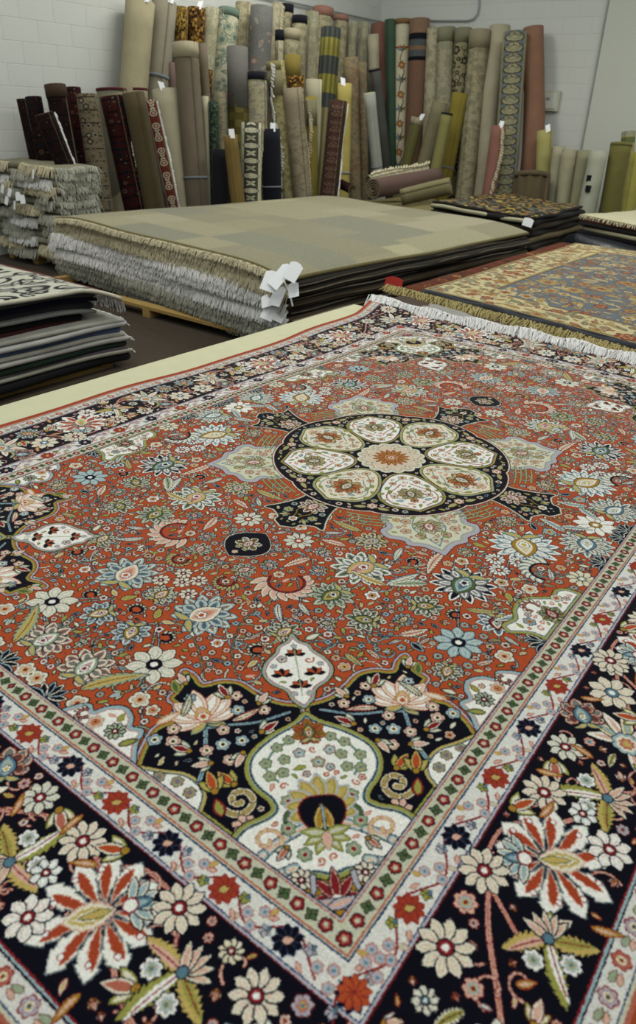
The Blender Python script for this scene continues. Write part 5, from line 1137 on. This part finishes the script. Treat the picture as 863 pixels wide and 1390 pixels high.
# (top x, top y, bottom x, bottom y, width) read off the photograph; side of the hall; distance from wall at top and at foot
RL = [
 # the dark group on the left
 (29, 133, 52, 240, 14, 'L', .25, .55, pers[3], 'slim dark brown roll at the far left end beside the wall', dict(fringe=M_CREAMF, fside=1.2)),
 (45, 130, 72, 278, 22, 'L', .30, .75, pers[0], 'dark floral roll second from the left end by the wall', {}),
 (74, 113, 104, 280, 27, 'L', .50, 1.0, pers[3], 'tall dark brown roll with a plain top band in the left group', dict(band=[(.93, 1.0, cloth('b_brown', (62, 48, 36)))])),
 (99, 117, 118, 280, 20, 'L', .22, .55, pers[1], 'dark red roll half hidden behind the tall brown one at the left', {}),
 (58, 152, 112, 285, 24, 'L', .88, 1.32, pers[3], 'leaning dark red roll with a long white fringe across the left group', dict(fringe=M_WHITEF, fside=.9, squash=.6)),
 (117, 126, 140, 285, 27, 'L', .70, 1.1, pers[2], 'roll with pale beige motifs on grey brown in the left group', {}),
 (150, 128, 184, 285, 31, 'L', .66, 1.1, pers[1], 'dark red floral roll with a wavy white fringe down its front', dict(fringe=M_WHITEF, fside=.5)),
 (180, 124, 210, 285, 29, 'L', .86, 1.35, olive, 'plain dark olive roll beside the burgundy runner', {}),
 (204, 134, 236, 285, 15, 'L', 1.18, 1.6, rings_, 'narrow burgundy runner with a row of ringed flowers and white edge', dict(fringe=M_WHITEF, fside=1.3, squash=.5)),
 (150, 117, 160, 200, 38, 'L', .22, .5, plain('fr_grey', (122, 116, 96)), 'grey roll end with a dark red rim behind the dark floral rolls', dict(band=[(.985, 1., cloth('b_red', (84, 30, 34)))])),
 (186, 118, 194, 200, 26, 'L', .34, .62, plain('fr_beige', (140, 128, 106)), 'beige striped roll end with a dark red rim behind the olive roll', dict(band=[(.985, 1., cloth('b_red', (84, 30, 34)))])),
 (225, 119, 246, 285, 37, 'L', .60, 1.1, cream, 'plain cream roll between the olive roll and the tall taupe one', dict(tagc=1)),
 (251, 56, 268, 285, 33, 'L', .80, 1.25, taupe, 'tall plain taupe roll with a pale band at its top', dict(band=[(.93, 1., bandcr)], tie=[.36])),
 (191, 0, 180, 140, 39, 'L', .22, .5, beige, 'very tall plain beige roll, leftmost of the tall ones', dict(tie=[.62], tagc=2)),
 (223, 1, 210, 140, 33, 'L', .22, .52, greyb, 'very tall plain grey beige roll next to the beige one', dict(tie=[.7], tagc=1)),
 (247, 9, 243, 110, 17, 'L', .14, .42, goldp, 'narrow gold and cream patterned roll between grey and taupe rolls', {}),
 (267, 10, 262, 120, 24, 'L', .16, .45, brownp, 'brown and gold patterned roll standing behind the tall taupe one', dict(tagc=1)),
 (233, 84, 238, 180, 9, 'L', .40, .62, plain('dustypink', (112, 92, 84)), 'thin dusty pink roll squeezed left of the tall taupe one', {}),
 (275, 58, 290, 285, 11, 'L', .62, .95, taupe, 'thin taupe roll pressed against the right side of the tall taupe one', {}),
 (289, 11, 281, 140, 24, 'L', .22, .5, s_cream, 'cream scroll patterned roll beside the brown and gold one', {}),
 (282, 94, 279, 160, 14, 'L', .45, .6, brownp, 'short gold and black patterned roll under the cream scroll roll', {}),
 (311, 11, 298, 160, 27, 'L', .36, .62, s_green, 'cream roll with green vine border and grey green top', dict(band=[(.965, 1., cloth('b_green', (98, 116, 100)))])),
 (332, 3, 326, 110, 24, 'L', .22, .5, s_soft, 'pale beige scroll roll behind the grey satin one', {}),
 (356, 8, 345, 200, 31, 'L', .52, .85, s_darkg, 'tall charcoal grey roll with faint pink blotches', dict(tie=[.7])),
 (322, 62, 324, 285, 27, 'L', .78, 1.1, checkt, 'olive checked roll whose upper part is grey satin', dict(band=[(.70, 1., cloth('b_satin', (100, 98, 92), None, 14, .6, rough=.8, spec=.2))])),
 (278, 130, 286, 285, 9, 'L', .92, 1.2, cream, 'thin cream roll beside the dark green speckled one', {}),
 (289, 137, 291, 240, 13, 'L', 1.0, 1.2, greendot, 'short dark green speckled roll left of the olive checked one', {}),
 (302, 125, 304, 240, 16, 'L', .66, .9, s_blue, 'beige floral roll left of the olive checked one', {}),
 (298, 201, 300, 285, 21, 'L', 1.3, 1.45, M_BLACK, 'short plain black roll low in front of the green speckled one', {}),
 (312, 182, 324, 285, 18, 'L', 1.5, 1.7, ribg, 'short ribbed golden brown roll leaning beside the black one', dict(rib=1, tagc=1)),
 (341, 165, 340, 285, 27, 'L', 1.45, 1.65, borderp, 'short cream roll with a black floral border strip', dict(fringe=M_CREAMF, fside=1.3)),
 (366, 173, 370, 285, 27, 'L', 1.2, 1.4, navyc, 'short plain navy black roll right of the black bordered one', dict(tie=[.5], tagc=1)),
 (348, 96, 350, 240, 26, 'L', .95, 1.2, s_blue, 'cream floral roll with a wide black band at the top', dict(band=[(.955, 1., bandblk)])),
 (373, 81, 392, 285, 24, 'L', 1.0, 1.35, s_yel, 'yellow beige roll with black and cream scroll band and khaki top', dict(band=[(.955, 1., bandol), (.82, .95, s_black)], fringe=M_WHITEF, fside=-1.2)),
 (396, 117, 411, 285, 26, 'L', 1.2, 1.5, s_taupe, 'mauve taupe floral roll in front of the gold topped one', dict(fringe=M_CREAMF, fside=1.3)),
 (376, 3, 372, 90, 14, 'L', .14, .4, s_ivory, 'tall pale ivory roll just right of the charcoal one', dict(fringe=M_CREAMF, fside=.3)),
 (390, 5, 386, 90, 17, 'L', .16, .42, s_soft, 'tall cream roll with black top band, uppermost of the black capped ones', dict(band=[(.965, 1., bandblk)])),
 (407, 20, 404, 120, 20, 'L', .36, .6, s_soft, 'cream roll with black top band beside the pale capped roll', dict(band=[(.965, 1., bandblk)])),
 (380, 40, 378, 120, 13, 'L', .5, .7, s_ivory, 'narrow cream roll with black top band beside the charcoal roll', dict(band=[(.95, 1., bandblk)])),
 (396, 38, 393, 120, 21, 'L', .62, .8, s_soft, 'cream scroll roll with plain pale cap between black banded rolls', dict(band=[(.95, 1., bandcr)])),
 (397, 73, 397, 180, 21, 'L', .86, 1.1, s_yel, 'short golden topped roll below the pale capped scroll roll', dict(band=[(.86, 1., cloth('b_gold', (124, 110, 52)))])),
 (401, 101, 404, 200, 24, 'L', 1.05, 1.25, brownp, 'dark brown and gold topped roll behind the mauve taupe one', {}),
 (421, 130, 424, 285, 17, 'L', 1.15, 1.4, gold, 'olive velvet roll with a black and cream scroll top', dict(band=[(.80, .98, s_black)], fringe=M_CREAMF, fside=-1.)),
 (424, 15, 419, 120, 19, 'L', .16, .42, s_cream, 'tall cream floral roll right of the black banded ones', {}),
 (426, 106, 424, 170, 22, 'L', .9, 1.02, cream, 'short plain cream roll end peeping beside the striped roll', {}),
 (439, 9, 430, 120, 27, 'L', .20, .5, s_soft, 'tall floral roll with a dusty pink top band', dict(band=[(.96, 1., pinkcap)])),
 (450, 37, 430, 285, 27, 'L', .88, 1.2, stripeb, 'leaning roll with broad slate and gold stripes', {}),
 (463, 20, 456, 120, 20, 'L', .20, .5, s_soft, 'tall pale floral roll with a small pink edged top', dict(band=[(.975, 1., pinkcap)])),
 (478, 28, 474, 140, 13, 'L', .18, .45, s_cream, 'slim pale floral roll in the row near the corner', {}),
 (493, 29, 488, 140, 15, 'L', .18, .45, s_cream, 'slim grey cream floral roll next to the pink one near the corner', {}),
 (476, 76, 481, 285, 20, 'L', .62, .95, s_orange, 'beige roll with faded orange and blue flowers right of the yellow one', {}),
 (491, 84, 494, 285, 13, 'L', .56, .85, s_orange, 'slim roll with faded orange flowers beside the white grey roll', {}),
 (467, 112, 463, 285, 22, 'L', 1.05, 1.3, yellow, 'plain pale yellow roll in the middle of the wall', dict(tie=[.4], tagc=1)),
 (459, 135, 443, 285, 24, 'L', 1.45, 1.65, borderb, 'leaning dark brown bordered roll with a white fringe edge', dict(fringe=M_WHITEF, fside=1.2, squash=.6)),
 (506, 45, 508, 160, 14, 'L', .48, .7, cream, 'plain cream roll standing behind the dark grey one', {}),
 (508, 92, 530, 285, 16, 'L', .66, 1.0, dkgrey, 'leaning plain dark grey roll beside the white grey one', dict(band=[(.99, 1., bandblk)])),
 (514, 31, 527, 230, 22, 'B', .30, .62, pinkc, 'pink roll with a ragged cream fringe next to the corner', dict(fringe=M_CREAMF, fside=1.2)),
 (501, 125, 517, 285, 16, 'L', .98, 1.25, whiteg, 'short plain white grey roll near the corner', dict(tie=[.45])),
 (529, 26, 531, 230, 14, 'B', .40, .7, green, 'plain dark green roll standing in the corner', {}),
 # the back wall
 (547, 25, 539, 285, 23, 'B', .22, .55, crew, 'cream roll embroidered with orange flowers and dark stems', dict(band=[(.975, 1., cloth('b_or', (134, 104, 66)))])),
 (570, 24, 557, 285, 27, 'B', .24, .55, navband, 'brown roll with dark blue bands near its top', {}),
 (589, 37, 578, 285, 19, 'B', .22, .5, s_ivory, 'slim ivory scroll roll right of the navy banded one', {}),
 (606, 36, 598, 285, 23, 'B', .22, .5, s_cream, 'sage beige floral roll behind the slanting olive ones', dict(band=[(.93, 1., cloth('b_sage', (132, 130, 104)))])),
 (629, 37, 614, 285, 22, 'B', .22, .5, s_black, 'beige roll with black vine pattern behind the gold one', dict(band=[(.93, 1., cloth('b_sage', (132, 130, 104)))])),
 (567, 158, 536, 285, 16, 'B', .95, 1.15, plain('moss', (98, 96, 56)), 'short slanting moss green roll with pale end band', dict(band=[(.93, 1., bandcr)], tagc=1)),
 (598, 137, 560, 285, 21, 'B', .78, 1.1, plain('ribsage', (122, 116, 88)), 'slanting sage beige roll between the two short green ones', dict(rib=0, tie=[.4])),
 (607, 152, 580, 285, 15, 'B', 1.05, 1.3, plain('limeg', (130, 126, 76)), 'short slanting lime yellow roll with a dark rim', dict(band=[(.985, 1., bandblk)], tie=[.3])),
 (625, 125, 594, 285, 22, 'B', .62, 1.0, gold, 'slanting mustard gold roll in front of the black vine one', dict(tie=[.45])),
 (652, 39, 628, 285, 27, 'B', .40, .8, s_soft, 'tall beige scroll roll right of the black vine one', dict(band=[(.91, 1., cloth('b_sage2', (140, 132, 106)))])),
 (677, 33, 652, 285, 27, 'B', .24, .7, cream, 'tall plain cream loosely folded roll', dict(floppy=.02)),
 (699, 42, 682, 285, 32, 'B', .52, .95, borderblue, 'wide roll with a faded blue and gold floral border', {}),
 (677, 170, 660, 285, 19, 'B', 1.0, 1.3, pinkc, 'short pink roll with a cream fringe down its side', dict(fringe=M_CREAMF, fside=-.2, tagc=1)),
 (726, 35, 720, 285, 28, 'B', .24, .6, terra, 'tall crumpled terracotta pink roll, last of the tall ones', dict(floppy=.022)),
 (739, 176, 735, 285, 20, 'B', .66, .9, ltyel, 'short plain yellow roll beside the terracotta one', dict(tagc=1)),
 (751, 200, 746, 290, 8, 'B', .6, .85, cloth('roll_maroon', (64, 44, 44)), 'thin dark maroon roll between the yellow and cream ones', {}),
 (759, 198, 748, 295, 17, 'B', .86, 1.15, plain('cr2', (156, 152, 126)), 'short cream roll, first of four right of the maroon one', dict(tie=[.3])),
 (773, 202, 760, 295, 19, 'B', 1.0, 1.3, plain('cr3', (150, 146, 120)), 'short sand cream roll, second of four right of the maroon one', dict(tie=[.3])),
 (794, 203, 777, 300, 20, 'B', .92, 1.2, plain('cr4', (136, 134, 106)), 'short khaki cream roll with dark squares along its edge', dict(tie=[.3])),
 (813, 204, 793, 300, 24, 'B', 1.1, 1.4, plain('cr5', (160, 162, 144)), 'short whitish roll right of the dark squared edge', dict(tie=[.3])),
 (844, 192, 824, 300, 27, 'B', .9, 1.2, plain('ol2', (106, 102, 56)), 'short olive green roll with a black side near the right edge', dict(band=[(.97, 1., cloth('b_ol3', (118, 116, 66)))])),
 (853, 177, 848, 240, 18, 'B', .45, .6, W_('stripeend', p_bands([(.9, .95, C(90, 100, 60)), (.96, 1, C(130, 132, 108))], C(150, 142, 90))), 'striped green and yellow roll end above the olive roll', {}),
 (866, 206, 850, 300, 18, 'B', 1.25, 1.5, plain('yel2', (140, 134, 66)), 'yellow green roll cut by the right edge of the view', {}),
]
def place(xt, yt, xb, yb, w, side, d0, d1):
    d1 = d0 + .55 * (d1 - d0)
    if side == 'L': T = at(xt, yt, u=XL + d0)
    else: T = at(xt, yt, v=YB - d0)
    R = w * px(T)[2] / (2 * FX)
    T = T + Vector((0, 0, 0))
    best = None                                        # foot on the floor under the line seen in the photograph
    for i in range(601):
        q = -1.5 + 3. * i / 600
        Bq = Vector((XL + d1, T.y + q, .02)) if side == 'L' else Vector((T.x + q, YB - d1, .02))
        x, y, _ = px(Bq)
        d = abs((x - xt) * (yb - yt) - (y - yt) * (xb - xt)) / math.hypot(xb - xt, yb - yt)
        if y > yt and (best is None or d < best[0]): best = (d, Bq)
    return T, best[1], R
for (xt, yt, xb, yb, w, side, d0, d1, m, lab, op) in RL:
    T, Bq, R = place(xt, yt, xb, yb, w, side, d0, d1)
    op = dict(op); T = T - (T - Bq).normalized() * (R * .15)
    make_roll(lab, T, Bq, R, m, BK if m not in (beige, cream, whiteg) else M_BACK, **op)
# dark squares edging one of the short rolls
mbq = [o for o in COL.objects if o.get('label', '').startswith('short khaki cream')][0]
for i in range(4):
    p = at(803 - 1.6 * i, 214 + 14 * i, v=YB - 1.14 - .05 * i); mb = Mb(); mb.box(p, (.06, .05, .075)); mb.obj('dark_square', M_BLACK, mbq)

# ================================================================ bundles lying in front of the back rolls
o, fn = flat_slab('folded_carpet', 'low khaki folded carpet the lying rolls rest on, behind the middle stack', 'carpet', [(-4.9, 6.75), (-3.5, 6.5), (-3.5, 8.3), (-4.9, 8.4)], .0, .46, khaki, khaki, None, .004, 8, 8, seed=900, rnd_edge=.2)
def lying(p0, p1, z0, z1, wpx, m, lab, **k):
    a, b = at(*p0, z=z0), at(*p1, z=z1); R = wpx * px(a)[2] / (2 * FX)
    return make_roll(lab, a, b, R, m, BK, group=None, **k)
def lying2(A, Bp, R, m, lab, **k): return make_roll(lab, A, Bp, R, m, BK, group='rolls lying behind the middle stack', **k)
a = at(506, 256, v=6.62); b = at(592, 240, v=8.0)
lying2(a, b, .115, plain('mauvebrown', (96, 76, 68)), 'mauve brown roll lying down with its spiral end showing', turns=4., seam=2.4)
a = at(500, 249, v=7.15); b = at(578, 232, v=7.9); lying2(a, b, .10, s_ivory, 'cream fringed roll lying behind the mauve brown one', fringe=M_CREAMF, fside=.3)
a = at(545, 268, v=6.62); b = at(612, 252, v=6.85); lying2(a, b, .095, plain('sagelie', (118, 112, 80)), 'sage green roll lying in front of the mauve brown one')
a = at(478, 257, v=6.95); b = at(462, 250, v=7.1); lying2(a, b, .06, pers[1], 'short dark red roll end lying at the left of the spiral roll')
# ribbed bundle standing behind the small dark stack
Tp = at(722, 236, v=8.75); Bt = at(720, 272, v=8.55); Bt.z = .02; R = 23 * px(Tp)[2] / FX
o = make_roll('squat ribbed brown roll standing behind the small dark stack', Tp, Bt, R, plain('ribbrown', (84, 74, 52)), BK, rib=1, turns=2.2, group=None, band=[(.93, 1., cloth('b_rb', (92, 82, 60)))])
